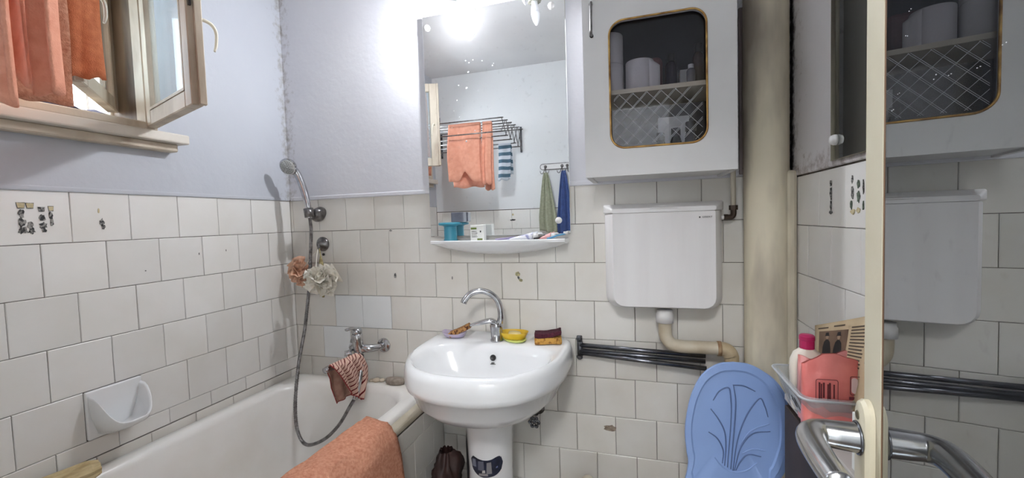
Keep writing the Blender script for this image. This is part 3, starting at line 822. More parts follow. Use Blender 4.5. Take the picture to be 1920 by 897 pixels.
for k, (w, dz) in enumerate(((0.006, -0.018), (0.010, -0.0225))): box(bm, (1.085 - w, -0.1885 + 0.0 * k, 0.806 + dz - 0.001), (1.085 + w, -0.182, 0.806 + dz + 0.001))
obj('maker_mark', bm, m_inkg, ws)
rg = []
for (z, a, b) in ((0.0, 0.115, 0.11), (0.04, 0.108, 0.10), (0.15, 0.088, 0.085), (0.40, 0.082, 0.080), (0.55, 0.088, 0.085), (0.61, 0.098, 0.098), (0.652, 0.115, 0.12)):
    rg.append([Vector((1.068 + a * math.cos(2 * PI * k / 32), -0.20 + b * math.sin(2 * PI * k / 32), z)) for k in range(32)])
o = obj('pedestal', rings_mesh(nb(), rg), m_porc, ws); autosmooth(o, 60)
# photo sticker on the pedestal: bean outline wrapped round it
bean = [(-0.063, 0.020), (-0.050, 0.034), (-0.030, 0.030), (-0.005, 0.027), (0.02, 0.030), (0.045, 0.040), (0.060, 0.036), (0.066, 0.015), (0.060, -0.008), (0.040, -0.026), (0.012, -0.034), (-0.020, -0.034), (-0.045, -0.022), (-0.060, -0.004)]
bean = [(p.x, p.y) for p in catmull([(a, b, 0) for a, b in bean + bean[:1]], 4)[:-1]]
def ped(a, z, d):
    zz = 0.437 + z; r = 0.0835 + d
    an = a / 0.083 + 0.10
    return Vector((1.068 + r * math.sin(an), -0.20 - r * 0.985 * math.cos(an), zz))
m_navy = mat('navy_photo', (44, 50, 72), 0.35, col2=(30, 32, 44), scale=40)
st = None
def bean_sheet(name, poly, d0, d1, m, parent):
    # fill columns of the outline so that it follows the curve of the pedestal
    bm = nb()
    xs = [p[0] for p in poly]; x0, x1 = min(xs), max(xs); n = 20
    cols = []
    for i in range(n + 1):
        x = x0 + (x1 - x0) * (i + (0.02 if i == 0 else -0.02 if i == n else 0)) / n
        zs = []
        for k in range(len(poly)):
            (ax, az), (bx_, bz) = poly[k], poly[(k + 1) % len(poly)]
            if (ax - x) * (bx_ - x) < 0: zs.append(az + (bz - az) * (x - ax) / (bx_ - ax))
        if len(zs) < 2: continue
        cols.append((x, min(zs), max(zs)))
    VA = [[bm.verts.new(ped(x, z, d)) for z in (a, b)] for x, a, b in cols for d in (d1,)]
    VB = [[bm.verts.new(ped(x, z, d)) for z in (a, b)] for x, a, b in cols for d in (d0,)]
    for A, B in zip(VA[:-1], VA[1:]): bm.faces.new((A[0], B[0], B[1], A[1]))
    for i in range(len(VA) - 1):
        bm.faces.new((VA[i][0], VB[i][0], VB[i + 1][0], VA[i + 1][0])); bm.faces.new((VA[i][1], VA[i + 1][1], VB[i + 1][1], VB[i][1]))
    return obj(name, bm, m, parent)
stk = bean_sheet('photo_sticker', bean, -0.001, 0.0008, m_navy, ws); stk['label'] = 'dark bean-shaped sticker printed with a bathroom photo'
for (x0, x1, z0, z1, col) in ((-0.056, -0.036, -0.004, 0.026, (120, 124, 138)), (-0.028, -0.004, -0.012, 0.024, (96, 98, 112)), (0.004, 0.024, -0.022, 0.022, (128, 126, 130)), (-0.026, 0.010, -0.031, -0.020, (150, 146, 148)), (-0.012, 0.0, -0.02, -0.008, (190, 188, 186)), (0.038, 0.046, -0.002, 0.006, (110, 120, 160))):
    bean_sheet('printed_patch', [(x0, z0), (x1, z0 + 0.002), (x1 - 0.001, z1), (x0 + 0.001, z1 - 0.003)], 0.0009, 0.0013, mat('print_%d_%d_%d' % col, col, 0.5), stk)

# basin tap
tp = thing('basin_tap', 'chrome swan-neck basin tap standing on the washbasin', 'tap', (1.080, -0.116, 0.852))
bm = nb(); lathe(bm, [(0, 0), (0.025, 0), (0.026, 0.006), (0.0225, 0.012), (0.0235, 0.045), (0.026, 0.062), (0.024, 0.070), (0, 0.072)], (1.080, -0.118, 0.851), (0, 0, 1), 22)
o = obj('base', bm, m_chrome, tp); autosmooth(o, 45)
c = catmull([(1.090, -0.114, 0.910), (1.098, -0.111, 0.955), (1.090, -0.114, 1.005), (1.065, -0.124, 1.037), (1.030, -0.138, 1.051), (0.992, -0.152, 1.043), (0.970, -0.160, 1.020), (0.964, -0.163, 1.007)], 7)
obj('spout', tube(nb(), c, resample([0.0135, 0.0125, 0.012, 0.0115, 0.0115, 0.0115, 0.012, 0.0125], len(c)), 14), m_chrome, tp, True)
bm = nb()
c = catmull([(1.082, -0.118, 0.920), (1.060, -0.128, 0.933), (1.020, -0.144, 0.927), (0.985, -0.156, 0.919)], 6)
tube(bm, c, resample([0.022, 0.022, 0.017, 0.009], len(c)), 14, flat=0.5)
obj('lever', bm, m_chrome, tp, True)
obj('badge', lathe(nb(), [(0, 0), (0.0055, 0), (0.005, 0.002), (0, 0.002)], (1.083, -0.142, 0.878), (0.05, -1, 0.05), 12), m_plasw, tp, True)

# lilac dish with sponge, yellow dish with soap, two-colour sponge
def soap_dish(name, label, cx, cy, z, a, b, h, m, m2=None, rot=0.0, wav=0.0):
    t = thing(name, label, 'soap dish', (cx, cy, z), 'soap dishes on the washbasin')
    n = 32
    def ring(s, zz, wv=0):
        out = []
        for k in range(n):
            th = 2 * PI * k / n
            x = a * s * math.copysign(abs(math.cos(th)) ** 0.75, math.cos(th)); y = b * s * math.copysign(abs(math.sin(th)) ** 0.75, math.sin(th))
            out.append(Vector((cx + x * math.cos(rot) - y * math.sin(rot), cy + x * math.sin(rot) + y * math.cos(rot), zz + wv * math.cos(2 * th))))
        return out
    bm = rings_mesh(nb(), [ring(0.72, z), ring(0.80, z + h * 0.2), ring(0.96, z + h * 0.85, wav), ring(1.0, z + h, wav), ring(0.96, z + h, wav), ring(0.90, z + h * 0.8, wav * .8), ring(0.72, z + h * 0.3), ring(0.3, z + h * 0.25)])
    o = obj('dish', bm, m, t); autosmooth(o, 60)
    return t
ZD = 0.8555
soap_dish('soap_dish', 'lilac oval soap dish holding a brown sponge left of the basin tap', 0.893, -0.100, ZD, 0.052, 0.034, 0.020, mat('lilac_plastic', (188, 176, 206), 0.4, col2=(204, 190, 196), scale=30), wav=0.004)
m_sp1 = mat('brown_sponge', (184, 136, 84), 0.95, col2=(92, 52, 36), scale=95, lo=0.5, hi=0.62, bump=1.0, bscale=160)
m_sp2 = mat('ochre_sponge', (208, 158, 78), 0.95, col2=(150, 100, 44), scale=110, lo=0.5, hi=0.66, bump=1.0, bscale=170)
m_sp3 = mat('maroon_scourer', (92, 34, 52), 0.95, col2=(52, 18, 30), scale=150, bump=1.0, bscale=220)
def rough_box(lo, hi, mtx, amp, seed, cuts=5):
    bm = nb(); box(bm, lo, hi)
    bmesh.ops.subdivide_edges(bm, edges=bm.edges[:], cuts=cuts, use_grid_fill=True)
    for v in bm.verts:
        n_ = noise.noise_vector(v.co * 60 + Vector((seed, 0, 0))); v.co += n_ * amp
    bmesh.ops.transform(bm, matrix=mtx, verts=bm.verts)
    return bm
mtx = Matrix.Translation((0.918, -0.103, ZD + 0.0275)) @ Matrix.Rotation(0.18, 4, 'Z') @ Matrix.Rotation(-0.42, 4, 'Y')
tag(obj('sponge', rough_box((-0.046, -0.018, -0.009), (0.046, 0.018, 0.009), mtx, 0.003, 3), m_sp1, None, True), 'worn brown sponge tilted up in the lilac soap dish', 'sponge')
yd = soap_dish('soap_dish', 'yellow oval soap dish with a soap bar right of the basin tap', 1.146, -0.098, ZD + 0.005, 0.056, 0.038, 0.026, mat('yellow_plastic', (232, 196, 62), 0.4, col2=(224, 182, 48), scale=20))
bm = nb(); lathe(bm, [(0, 0), (0.052, 0), (0.060, 0.004), (0.061, 0.007), (0.05, 0.006), (0, 0.006)], (1.146, -0.098, ZD - 0.0005), (0, 0, 1), 28, sy=1.0, sx=0.68)
obj('drip_tray', bm, mat('pale_green_tray', (206, 216, 120), 0.4), yd, True, label='pale green tray under the yellow dish')
bm = nb(); lathe(bm, [(0, 0), (0.030, 0.0), (0.034, 0.007), (0.030, 0.014), (0, 0.017)], (1.148, -0.098, ZD + 0.0145), (0, 0, 1), 24, sx=0.7)
tag(obj('soap_bar', bm, mat('cream_soap', (234, 214, 150), 0.5), None, True), 'cream soap bar lying in the yellow soap dish', 'soap')
sp = thing('scrub_sponge', 'ochre scrub sponge with maroon top on the right of the washbasin', 'sponge', (1.283, -0.075, ZD))
rz = Matrix.Translation((1.282, -0.110, 0)) @ Matrix.Rotation(0.22, 4, 'Z')
obj('sponge_body', rough_box((-0.050, -0.032, ZD + 0.001), (0.050, 0.032, ZD + 0.024), rz, 0.0025, 7), m_sp2, sp, True)
bm = rough_box((-0.049, -0.031, ZD + 0.024), (0.049, 0.031, ZD + 0.038), rz, 0.004, 9)
for v in bm.verts: v.co.z += max(0, (v.co.x - 1.283)) * 0.22
obj('scourer', bm, m_sp3, sp, True)

# pipework and clutter below the basin
av = thing('angle_valve', 'grimy angle valve with flower-shaped knob on the tiles below the basin', 'valve', (1.211, 0, 0.52))
obj('rosette', lathe(nb(), [(0, 0), (0.026, 0), (0.024, 0.006), (0.011, 0.008), (0.011, 0.05), (0, 0.05)], (1.211, -0.001, 0.545), (0, -1, 0), 16), m_chromed, av, True)
obj('knob', lathe(nb(), [(0, 0), (0.006, 0), (0.006, 0.012), (0, 0.012)], (1.211, -0.068, 0.522), (0, -1, 0), 10), m_steel, av, True)
bm = nb()
P = [Vector((1.211 + (0.0185 + 0.0035 * math.cos(6 * t)) * math.cos(t), -0.080, 0.522 + (0.0185 + 0.0035 * math.cos(6 * t)) * math.sin(t))) for t in [2 * PI * k / 36 for k in range(36)]]
tube(bm, P, 0.0042, 8, closed=True)
for k in range(3):
    t = k * PI / 3; tube(bm, [(1.211 - 0.018 * math.cos(t), -0.080, 0.522 - 0.018 * math.sin(t)), (1.211 + 0.018 * math.cos(t), -0.080, 0.522 + 0.018 * math.sin(t))], 0.0025, 6)
obj('hand_wheel', bm, m_steel, av, True)
obj('flexible_hose', tube(nb(), catmull([(1.211, -0.050, 0.548), (1.205, -0.052, 0.60), (1.19, -0.07, 0.66), (1.15, -0.09, 0.72)], 8), 0.0075, 8), m_chromed, av, True)
av2 = thing('angle_valve', 'dark valve half hidden just under the rim of the basin', 'valve', (1.255, 0, 0.62))
obj('stem', lathe(nb(), [(0, 0), (0.018, 0), (0.017, 0.005), (0.008, 0.007), (0.008, 0.05), (0.0, 0.05)], (1.253, -0.001, 0.628), (0, -1, 0), 14), m_steel, av2, True)
obj('tap_handle', tube(nb(), [(1.235, -0.054, 0.618), (1.253, -0.054, 0.628), (1.274, -0.054, 0.642)], [0.006, 0.008, 0.006], 8), m_steel, av2, True)
bt = thing('waste_pipe', 'dark plastic waste pipe behind the basin pedestal', 'pipe', (0.935, -0.06, 0))
obj('pipe', tube(nb(), [(0.945, -0.060, 0.001), (0.945, -0.060, 0.40), (0.95, -0.060, 0.56)], [0.036, 0.036, 0.03], 16), mat('dark_pipe', (40, 38, 42), 0.6), bt, True)
def f(u, v):
    th = u * 2 * PI; r = 0.075 * math.sin(PI * (0.06 + 0.94 * v) * 0.97 + 0.02) ** 0.6
    k = noise.noise(Vector((math.cos(th) * 2.2, math.sin(th) * 2.2, v * 5))) * 0.028 + noise.noise(Vector((math.cos(th) * 6, math.sin(th) * 6, v * 12))) * 0.012
    return (0.885 + (r + k) * math.cos(th) * 0.85, -0.20 + (r + k) * math.sin(th), 0.015 + 0.42 * (1 - v) + k * .5)
bm = nb(); grid(bm, f, 36, 30); bmesh.ops.remove_doubles(bm, verts=bm.verts, dist=0.0005)
tag(obj('plastic_bag', bm, mat('dark_red_bag', (58, 36, 33), 0.6, col2=(34, 25, 25), scale=18), None, True), 'crumpled dark red bag in the shade between bathtub and basin pedestal', 'bag')
tb = thing('toilet_brush', 'tall pale toilet brush canister standing by the back wall tiles', 'toilet brush', (1.43, -0.20, 0))
o = obj('holder', lathe(nb(), [(0, 0), (0.058, 0), (0.060, 0.006), (0.052, 0.06), (0.050, 0.34), (0, 0.34)], (1.43, -0.20, 0.001), seg=24), m_beigep, tb); autosmooth(o, 40)
o = obj('lid', lathe(nb(), [(0, 0.3405), (0.053, 0.3405), (0.054, 0.350), (0.048, 0.368), (0.034, 0.380), (0.022, 0.386), (0.020, 0.400), (0.012, 0.408), (0, 0.410)], (1.43, -0.20, 0.001), seg=24), m_beigep, tb); autosmooth(o, 40)

# ------------------------------------------------------------------ mirror, shelf, lamp
mi = thing('wall_mirror', 'tall rectangular frameless mirror on the back wall above the basin', 'mirror', (1.065, -0.01, 1.26))
MX0, MX1, MZ0, MZ1 = 0.764, 1.366, 1.262, 2.183
obj('glass', bx((MX0, -0.025, MZ0), (MX1, -0.020, MZ1), 0.0012), m_mirror, mi)
obj('backing', bx((MX0 + 0.02, -0.0197, MZ0 + 0.02), (MX1 - 0.02, -0.0045, MZ1 - 0.02)), mat('mirror_back', (96, 88, 84), 0.8), mi)
for (x, z) in ((MX0 + 0.022, 2.135), (MX1 - 0.052, 2.135), (MX1 - 0.046, 1.315), (MX0 + 0.03, 1.40)):
    if z == 1.40: continue
    obj('mirror_clip', lathe(nb(), [(0, 0), (0.013, 0), (0.013, 0.004), (0.009, 0.009), (0, 0.011)], (x, -0.0252, z), (0, -1, 0), 14), m_plasw, mi, True)
# dried splashes on the glass
bm = nb()
for (dx, dz, r) in ((0.19, -.205, 3), (0.205, -.215, 2.5), (0.222, -.206, 2.5), (0.262, -.215, 3), (0.20, -.252, 4), (0.19, -.315, 5), (0.155, -.300, 3), (0.305, -.24, 3), (0.31, -.232, 2), (0.145, -.36, 3), (0.155, -.43, 3.5), (0.118, -.47, 2), (0.18, -.53, 4), (0.22, -.49, 2.5), (0.40, -.345, 3), (0.29, -.41, 2), (0.13, -.40, 2), (0.24, -.33, 2)):
    lathe(bm, [(0, 0), (r * 0.0008, 0), (r * 0.0006, 0.0006), (0, 0.0008)], (MX0 + dx, -0.0252, MZ1 + dz), (0, -1, 0), 8, sy=1.0, sx=1.0 + 0.25 * (r > 3.4))
obj('splash_spots', bm, mat('dried_splash', (236, 236, 240), 0.6), mi, True)['kind'] = 'stuff'

sh = thing('wall_shelf', 'narrow white ceramic shelf mounted under the mirror', 'shelf', (1.063, -0.05, 1.2))
SX0, SX1, SZ = 0.800, 1.354, 1.247
rg = []
n = 28
for i in range(n + 1):
    x = SX0 + (SX1 - SX0) * i / n; q = (x - 1.077) / 0.279
    d = 0.118 * (1 - 0.16 * q ** 4); h = 0.016 + 0.040 * max(0, 1 - q * q) ** 0.8
    rg.append([Vector((x, -0.001, SZ)), Vector((x, -0.010, SZ - 0.004)), Vector((x, -d + 0.012, SZ - 0.004)), Vector((x, -d + 0.004, SZ)), Vector((x, -d, SZ - 0.003)), Vector((x, -d + 0.001, SZ - 0.012)), Vector((x, -d * 0.72, SZ - 0.008 - h * 0.62)), Vector((x, -d * 0.4, SZ - 0.004 - h)), Vector((x, -0.001, SZ - 0.004 - h))])
o = obj('tray', rings_mesh(nb(), rg), m_porc, sh); autosmooth(o, 50)

SZ -= 0.0038
th = thing('soap_stand', 'teal spool-shaped plastic stand on the left of the ceramic shelf', 'stand', (0.874, -0.065, SZ))
bm = nb(); lathe(bm, [(0, 0), (0.030, 0), (0.029, 0.005), (0.0265, 0.010), (0.0262, 0.060), (0.030, 0.064), (0.047, 0.067), (0.049, 0.072), (0.046, 0.077), (0, 0.078)], (0.874, -0.062, SZ), (0, 0, 1), 28)
o = obj('spool', bm, mat('teal_plastic', (66, 150, 172), 0.4, col2=(58, 140, 164), scale=20), th); autosmooth(o, 40)
obj('smoked_block', bx((0.880, -0.066, SZ + 0.0785), (0.936, -0.032, SZ + 0.118), 0.003, 2), mat('smoky_grey_plastic', (120, 122, 134), 0.3, col2=(104, 106, 118), scale=30), th, label='grey smoked plastic block on top')
wb = thing('medicine_box', 'small white carton with green printing on the ceramic shelf', 'box', (1.002, -0.07, SZ))
obj('carton', bx((0.973, -0.088, SZ), (1.030, -0.060, SZ + 0.064), 0.001), mat('white_card', (236, 236, 232), 0.6), wb)
obj('printed_band', bx((0.976, -0.0888, SZ + 0.046), (1.000, -0.0882, SZ + 0.054)), mat('green_band', (112, 128, 62), 0.6), wb)
obj('printed_band', bx((1.002, -0.0888, SZ + 0.003), (1.024, -0.0882, SZ + 0.010)), MATS['green_band'], wb)
bm = nb()
for k in range(4): box(bm, (0.979, -0.0888, SZ + 0.016 + k * 0.007), (0.979 + 0.024 - 0.003 * (k % 2), -0.0882, SZ + 0.0185 + k * 0.007))
box(bm, (1.014, -0.0888, SZ + 0.034), (1.019, -0.0882, SZ + 0.041))
obj('printed_text', bm, m_inkg, wb)
# tubes, brushes and a comb on the right part of the shelf
t1 = thing('toothpaste_tube', 'white toothpaste tube lying on the ceramic shelf', 'tube', (1.20, -0.06, SZ))
bm = nb(); rg = []
for k in range(13):
    u = k / 12; a = 0.016 - 0.004 * u; b = 0.013 * (1 - u) + 0.0016
    rg.append([Vector((1.225 - 0.105 * u, -0.062 + a * math.cos(2 * PI * q / 16) - 0.012 * u, SZ + 0.0005 + b + b * math.sin(2 * PI * q / 16))) for q in range(16)])
rings_mesh(bm, rg); obj('tube_body', bm, mat('tube_white', (232, 232, 238), 0.4, col2=(150, 152, 190), scale=45, lo=0.5, hi=0.6), t1, True)
obj('tube_cap', lathe(nb(), [(0, 0), (0.012, 0), (0.011, 0.018), (0, 0.019)], (1.2255, -0.062, SZ + 0.0135), (1, 0.02, 0), 14), m_plasw, t1, True)
t2 = thing('cream_tube', 'small pink and white cream tube lying near the end of the shelf', 'tube', (1.30, -0.06, SZ))
bm = nb(); rg = []
for k in range(9):
    u = k / 8; b = 0.012 * (1 - u) + 0.0016
    rg.append([Vector((1.295 - 0.05 * u, -0.055 + 0.012 * math.cos(2 * PI * q / 14), SZ + 0.0005 + b + b * math.sin(2 * PI * q / 14))) for q in range(14)])
rings_mesh(bm, rg); obj('tube_body', bm, mat('tube_pink', (226, 170, 168), 0.5), t2, True)
obj('tube_cap', lathe(nb(), [(0, 0), (0.0115, 0), (0.010, 0.016), (0, 0.017)], (1.2955, -0.055, SZ + 0.0128), (1, 0, 0), 14), m_plasw, t2, True)
for (nm, lb, a, b, col) in (('toothbrush', 'slim violet toothbrush lying on the ceramic shelf', (1.075, -0.080, SZ + 0.004), (1.185, -0.040, SZ + 0.010), (150, 140, 178)), ('razor', 'black razor lying between the tubes on the shelf', (1.235, -0.088, SZ + 0.005), (1.268, -0.03, SZ + 0.008), (34, 32, 34)), ('toothbrush', 'blue toothbrush sticking out at the end of the ceramic shelf', (1.285, -0.092, SZ + 0.004), (1.352, -0.060, SZ + 0.020), (92, 156, 196))):
    t = thing(nm, lb, nm, a)
    a, b = Vector(a), Vector(b); m_ = lerp(a, b, 0.6) + Vector((0, 0, 0.002))
    c = catmull([a, lerp(a, b, .3), m_, b], 4)
    obj('handle', tube(nb(), c, resample([0.0038, 0.004, 0.003, 0.003], len(c)), 8), mat(nm + '_%d' % col[0], col, 0.4), t, True)
    d = (b - a).normalized()
    obj('brush_head' if nm == 'toothbrush' else 'razor_head', bx(b - Vector((0.008, 0.004, 0.001)), b + Vector((0.008, 0.004, 0.009)), 0.001), m_plasw if nm == 'toothbrush' else m_black, t)

lamp = thing('wall_lamp', 'two-arm wall lamp with downward candle bulbs above the mirror, one lit', 'lamp', (1.09, 0, 2.3))
m_lampm = mat('speckled_silver', (176, 174, 160), 0.45, metal=0.6, col2=(110, 106, 92), scale=120)
obj('wall_plate', bx((1.02, -0.030, 2.30), (1.165, -0.005, 2.39), 0.006, 2), m_lampm, lamp)
area = 0.0055
housing_geo = [(0, 0), (0.0125, 0), (0.013, 0.012), (0.0165, 0.030), (0.0182, 0.040), (0, 0.040)]
dome_geo = [(0, 0.0405), (0.0182, 0.0405), (0.0178, 0.050), (0.0160, 0.062), (0.0115, 0.078), (0.005, 0.091), (0, 0.095)]
m_bulb_on = emit('lit_bulb', (0.93, 0.96, 1.0), BULB_W / (PI * area))
m_bulb_off = mat('frosted_bulb', (240, 240, 244), 0.25)
for (x, y, on) in ((0.945, -0.120, True), (1.236, -0.113, False)):
    tip = Vector((x, y, 2.110)); ax = Vector((0.06 if not on else -0.03, -0.08, -1)).normalized(); base = tip - ax * 0.095
    c = catmull([(1.09 + (0.05 if not on else -0.05), -0.028, 2.345), (lerp((1.09, 0, 0), (x, 0, 0), .55).x, -0.075, 2.325), (x, y + 0.012, 2.305), tuple(base - ax * 0.055)], 6)
    a = obj('arm', tube(nb(), c, 0.008, 10), m_lampm, lamp, True)
    s = obj('socket_cup', lathe(nb(), [(0, -0.058), (0.014, -0.056), (0.016, -0.035), (0.024, -0.020), (0.030, -0.004), (0.026, 0.004), (0.013, 0.0), (0.0, 0.0)], base, ax, 18), m_lampm, a, True)
    h_ = obj('bulb_housing', lathe(nb(), housing_geo, base + ax * 0.0008, ax, 18), m_bulb_off, lamp); autosmooth(h_, 40)
    obj('bulb_dome', lathe(nb(), dome_geo, base + ax * 0.0008, ax, 20), m_bulb_on if on else m_bulb_off, h_, True, label='glowing candle bulb' if on else 'unlit white candle bulb')

# ------------------------------------------------------------------ wall cabinet with its contents
cab = thing('wall_cabinet', 'white wall cabinet with a rounded glass window in its door', 'cabinet', (1.68, -0.12, 1.452))
CX0, CX1, CY, CZ0, CZ1 = 1.456, 1.904, -0.232, 1.452, 2.12
bt_ = 0.016
bm = nb()
box(bm, (CX0, CY, CZ0), (CX0 + bt_, -0.0045, CZ1)); box(bm, (CX1 - bt_, CY, CZ0), (CX1, -0.0045, CZ1))
box(bm, (CX0 + bt_, CY, CZ1 - bt_), (CX1 - bt_, -0.0045, CZ1)); box(bm, (CX0 + bt_, CY + 0.012, CZ0 + 0.006), (CX1 - bt_, -0.0045, CZ0 + 0.022))
obj('carcass', bm, m_cab, cab)
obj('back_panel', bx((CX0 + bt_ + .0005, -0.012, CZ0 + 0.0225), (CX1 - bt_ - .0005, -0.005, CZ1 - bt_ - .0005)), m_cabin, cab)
ZS = 1.733
obj('inner_shelf', bx((CX0 + bt_ + .0005, CY + 0.01, ZS - 0.014), (CX1 - bt_ - .0005, -0.0125, ZS)), m_shelfw, cab)
# door: rectangle with a rounded window, bridged
DYF, DYB = -0.252, CY - 0.0015
W = (1.537, 1.822, 1.540, 1.940)
inner = rrect(*W, 0.045, 8)
nI = len(inner)
cxm, czm = (W[0] + W[1]) / 2, (W[2] + W[3]) / 2
def to_rect(p, x0, x1, z0, z1):
    dx, dz = p[0] - cxm, p[1] - czm
    sx = (x1 - cxm) / dx if dx > 1e-9 else ((x0 - cxm) / dx if dx < -1e-9 else 1e9)
    sz = (z1 - czm) / dz if dz > 1e-9 else ((z0 - czm) / dz if dz < -1e-9 else 1e9)
    s = min(sx, sz); return (cxm + dx * s, czm + dz * s)
RX = (CX0 - 0.001, CX1 - 0.001, CZ0 + 0.001, CZ1 - 0.001)
outer = [to_rect(p, *RX) for p in inner]
# snap the nearest samples to the true corners
for q in ((RX[0], RX[2]), (RX[1], RX[2]), (RX[0], RX[3]), (RX[1], RX[3])):
    k = min(range(nI), key=lambda i: (outer[i][0] - q[0]) ** 2 + (outer[i][1] - q[1]) ** 2); outer[k] = q
bm = nb()
OF = [bm.verts.new((x, DYF, z)) for x, z in outer]; IF = [bm.verts.new((x, DYF, z)) for x, z in inner]
OB = [bm.verts.new((x, DYB, z)) for x, z in outer]; IB = [bm.verts.new((x, DYB, z)) for x, z in inner]
for k in range(nI):
    j = (k + 1) % nI
    bm.faces.new((OF[k], OF[j], IF[j], IF[k])); bm.faces.new((OB[k], IB[k], IB[j], OB[j]))
    bm.faces.new((OF[k], OB[k], OB[j], OF[j])); bm.faces.new((IF[k], IF[j], IB[j], IB[k]))
cd = obj('cabinet_door', bm, m_cab, cab)
obj('door_handle', tube(nb(), catmull([(1.484, -0.253, 1.903), (1.484, -0.272, 1.906), (1.485, -0.276, 1.925), (1.486, -0.276, 1.98), (1.486, -0.272, 1.999), (1.486, -0.253, 2.002)], 5), 0.0042, 10), m_chromed, cd, True, label='slim worn chrome bow handle')
for z in (1.903, 2.002): obj('handle_foot', lathe(nb(), [(0, 0), (0.006, 0), (0.006, 0.003), (0, 0.004)], (1.484, -0.2525, z), (0, -1, 0), 10), m_ink, cd)
obj('glass_pane', bx((W[0] - 0.008, DYB - 0.007, W[2] - 0.008), (W[1] + 0.008, DYB - 0.003, W[3] + 0.008)), m_glass_c, cd)
obj('window_trim', tube(nb(), [(x, DYF - 0.001, z) for x, z in rrect(W[0] + .001, W[1] - .001, W[2] + .001, W[3] - .001, 0.045, 10)], 0.0032, 8, closed=True), m_brass, cd, True, label='thin brass coloured beading round the window')
bm = nb()
yl = DYB - 0.0076
def line(x0, z0, x1, z1, w=0.0011):
    a, b = Vector((x0, yl, z0)), Vector((x1, yl, z1)); d = (b - a).normalized(); nn = Vector((-d.z, 0, d.x)) * w / 2
    bm.faces.new([bm.verts.new(p) for p in (a - nn, b - nn, b + nn, a + nn)])
def clip(x, z, sl):
    # a 45-degree line through (x, z at the bottom), kept inside the lower window
    zb, zt = W[2] + 0.012, 1.712
    xa, xb = x, x + sl * (zt - zb) * 0.95
    lo, hi = W[0] + 0.012, W[1] - 0.012
    t0, t1 = 0.0, 1.0
    for lim, sg in ((lo, 1), (hi, -1)):
        fa, fb = sg * (xa - lim), sg * (xb - lim)
        if fa < 0 and fb < 0: return
        if fa < 0: t0 = max(t0, fa / (fa - fb))
        elif fb < 0: t1 = min(t1, fa / (fa - fb))
    if t1 - t0 < .03: return
    line(xa + (xb - xa) * t0, zb + (zt - zb) * t0, xa + (xb - xa) * t1, zb + (zt - zb) * t1)
for k in range(-5, 9):
    clip(W[0] + k * 0.042, 0, 1); clip(W[0] + k * 0.042 + 0.012, 0, -1)
    if k < 6: clip(W[0] + k * 0.042 + 0.005, 0, 1)
obj('etched_lines', bm, mat('etched_glass', (176, 178, 184), 0.7), cd, label='pale diamond lattice etched into the lower glass')

def roll(x, y, z, r, h, label, tail=False):
    t = thing('toilet_roll', label, 'toilet roll', (x, y, z), 'toilet rolls in the wall cabinet')
    bm = nb(); lathe(bm, [(0.019, 0), (r - .001, 0), (r, 0.002), (r, h - 0.002), (r - .001, h), (0.019, h), (0.019, 0.0)], (x, y, z), seg=28)
    bmesh.ops.delete(bm, geom=[f for f in bm.faces if len(f.verts) > 4], context='FACES_ONLY')
    o = obj('paper', bm, mat('tissue', (226, 222, 220), 0.9, bump=0.15, bscale=200), t); autosmooth(o, 40)
    o = obj('core', lathe(nb(), [(0.0187, 0.001), (0.0187, h - 0.001), (0.0175, h - 0.001), (0.0175, 0.001)], (x, y, z), seg=20), mat('cardboard', (150, 128, 104), 0.9), t)
    if tail:
        def f(u, v): return (x + (r + .001) * math.cos(-0.9 + .5 * u) + 0.02 * u, y + (r + .002) * math.sin(-0.9 + .5 * u) - 0.004 * u, z + h * (0.96 - 0.95 * v) - 0.02 * u * (1 - v) )
        b2 = nb(); grid(b2, f, 4, 8, thick=0.001); obj('loose_sheet', b2, MATS['tissue'], t, True)
roll(1.532, -0.150, ZS + .001, 0.046, 0.098, 'toilet roll at the bottom of a stack of two in the cabinet')
roll(1.532, -0.150, ZS + .100, 0.046, 0.098, 'toilet roll on top of another roll in the cabinet')
roll(1.630, -0.160, ZS + .001, 0.045, 0.098, 'started toilet roll with loose sheet beside the stacked rolls in the cabinet', True)
tag(obj('toiletry_case', bx((1.592, -0.085, ZS + .001), (1.708, -0.035, ZS + 0.140), 0.02, 4), mat('dusty_rose_plastic', (150, 98, 96), 0.5, col2=(130, 84, 84), scale=20)), 'dusty rose rounded case behind the toilet rolls in the cabinet', 'case')
def bottle(x, y, z, r, h, neck, m, mc, label, nm='bottle', sq=1.0):
    t = thing(nm, label, 'bottle', (x, y, z), 'bottles in the wall cabinet')
    o = obj('body', lathe(nb(), [(0, 0), (r * .95, 0), (r, 0.004), (r, h * 0.68), (r * 0.8, h * 0.76), (neck, h * 0.80), (neck, h * 0.84), (0, h * .84)], (x, y, z), seg=18, sy=sq), m, t); autosmooth(o, 45)
    o = obj('cap', lathe(nb(), [(0, h * .805), (neck * 1.25, h * 0.805), (neck * 1.2, h), (0, h)], (x, y, z), seg=16), mc, t); autosmooth(o, 45)
m_dkb = mat('dark_bottle', (48, 42, 56), 0.25); m_brb = mat('amber_bottle', (66, 50, 46), 0.2); m_gnb = mat('green_black_bottle', (34, 40, 36), 0.2)
bottle(1.732, -0.12, ZS + .001, 0.020, 0.125, 0.010, m_dkb, m_black, 'dark violet bottle standing beside the rose case in the cabinet')
tag(obj('white_box', bx((1.762, -0.085, ZS + .001), (1.812, -0.05, ZS + 0.082), 0.001), MATS['white_card']), 'small white box at the back of the upper cabinet shelf', 'box')
bottle(1.812, -0.150, ZS + .001, 0.018, 0.135, 0.010, m_brb, m_black, 'tall amber bottle near the right end of the cabinet shelf')
bottle(1.848, -0.135, ZS + .001, 0.016, 0.120, 0.010, mat('gold_bottle', (140, 112, 76), 0.4), m_black, 'gold toned bottle at the right end of the cabinet shelf')
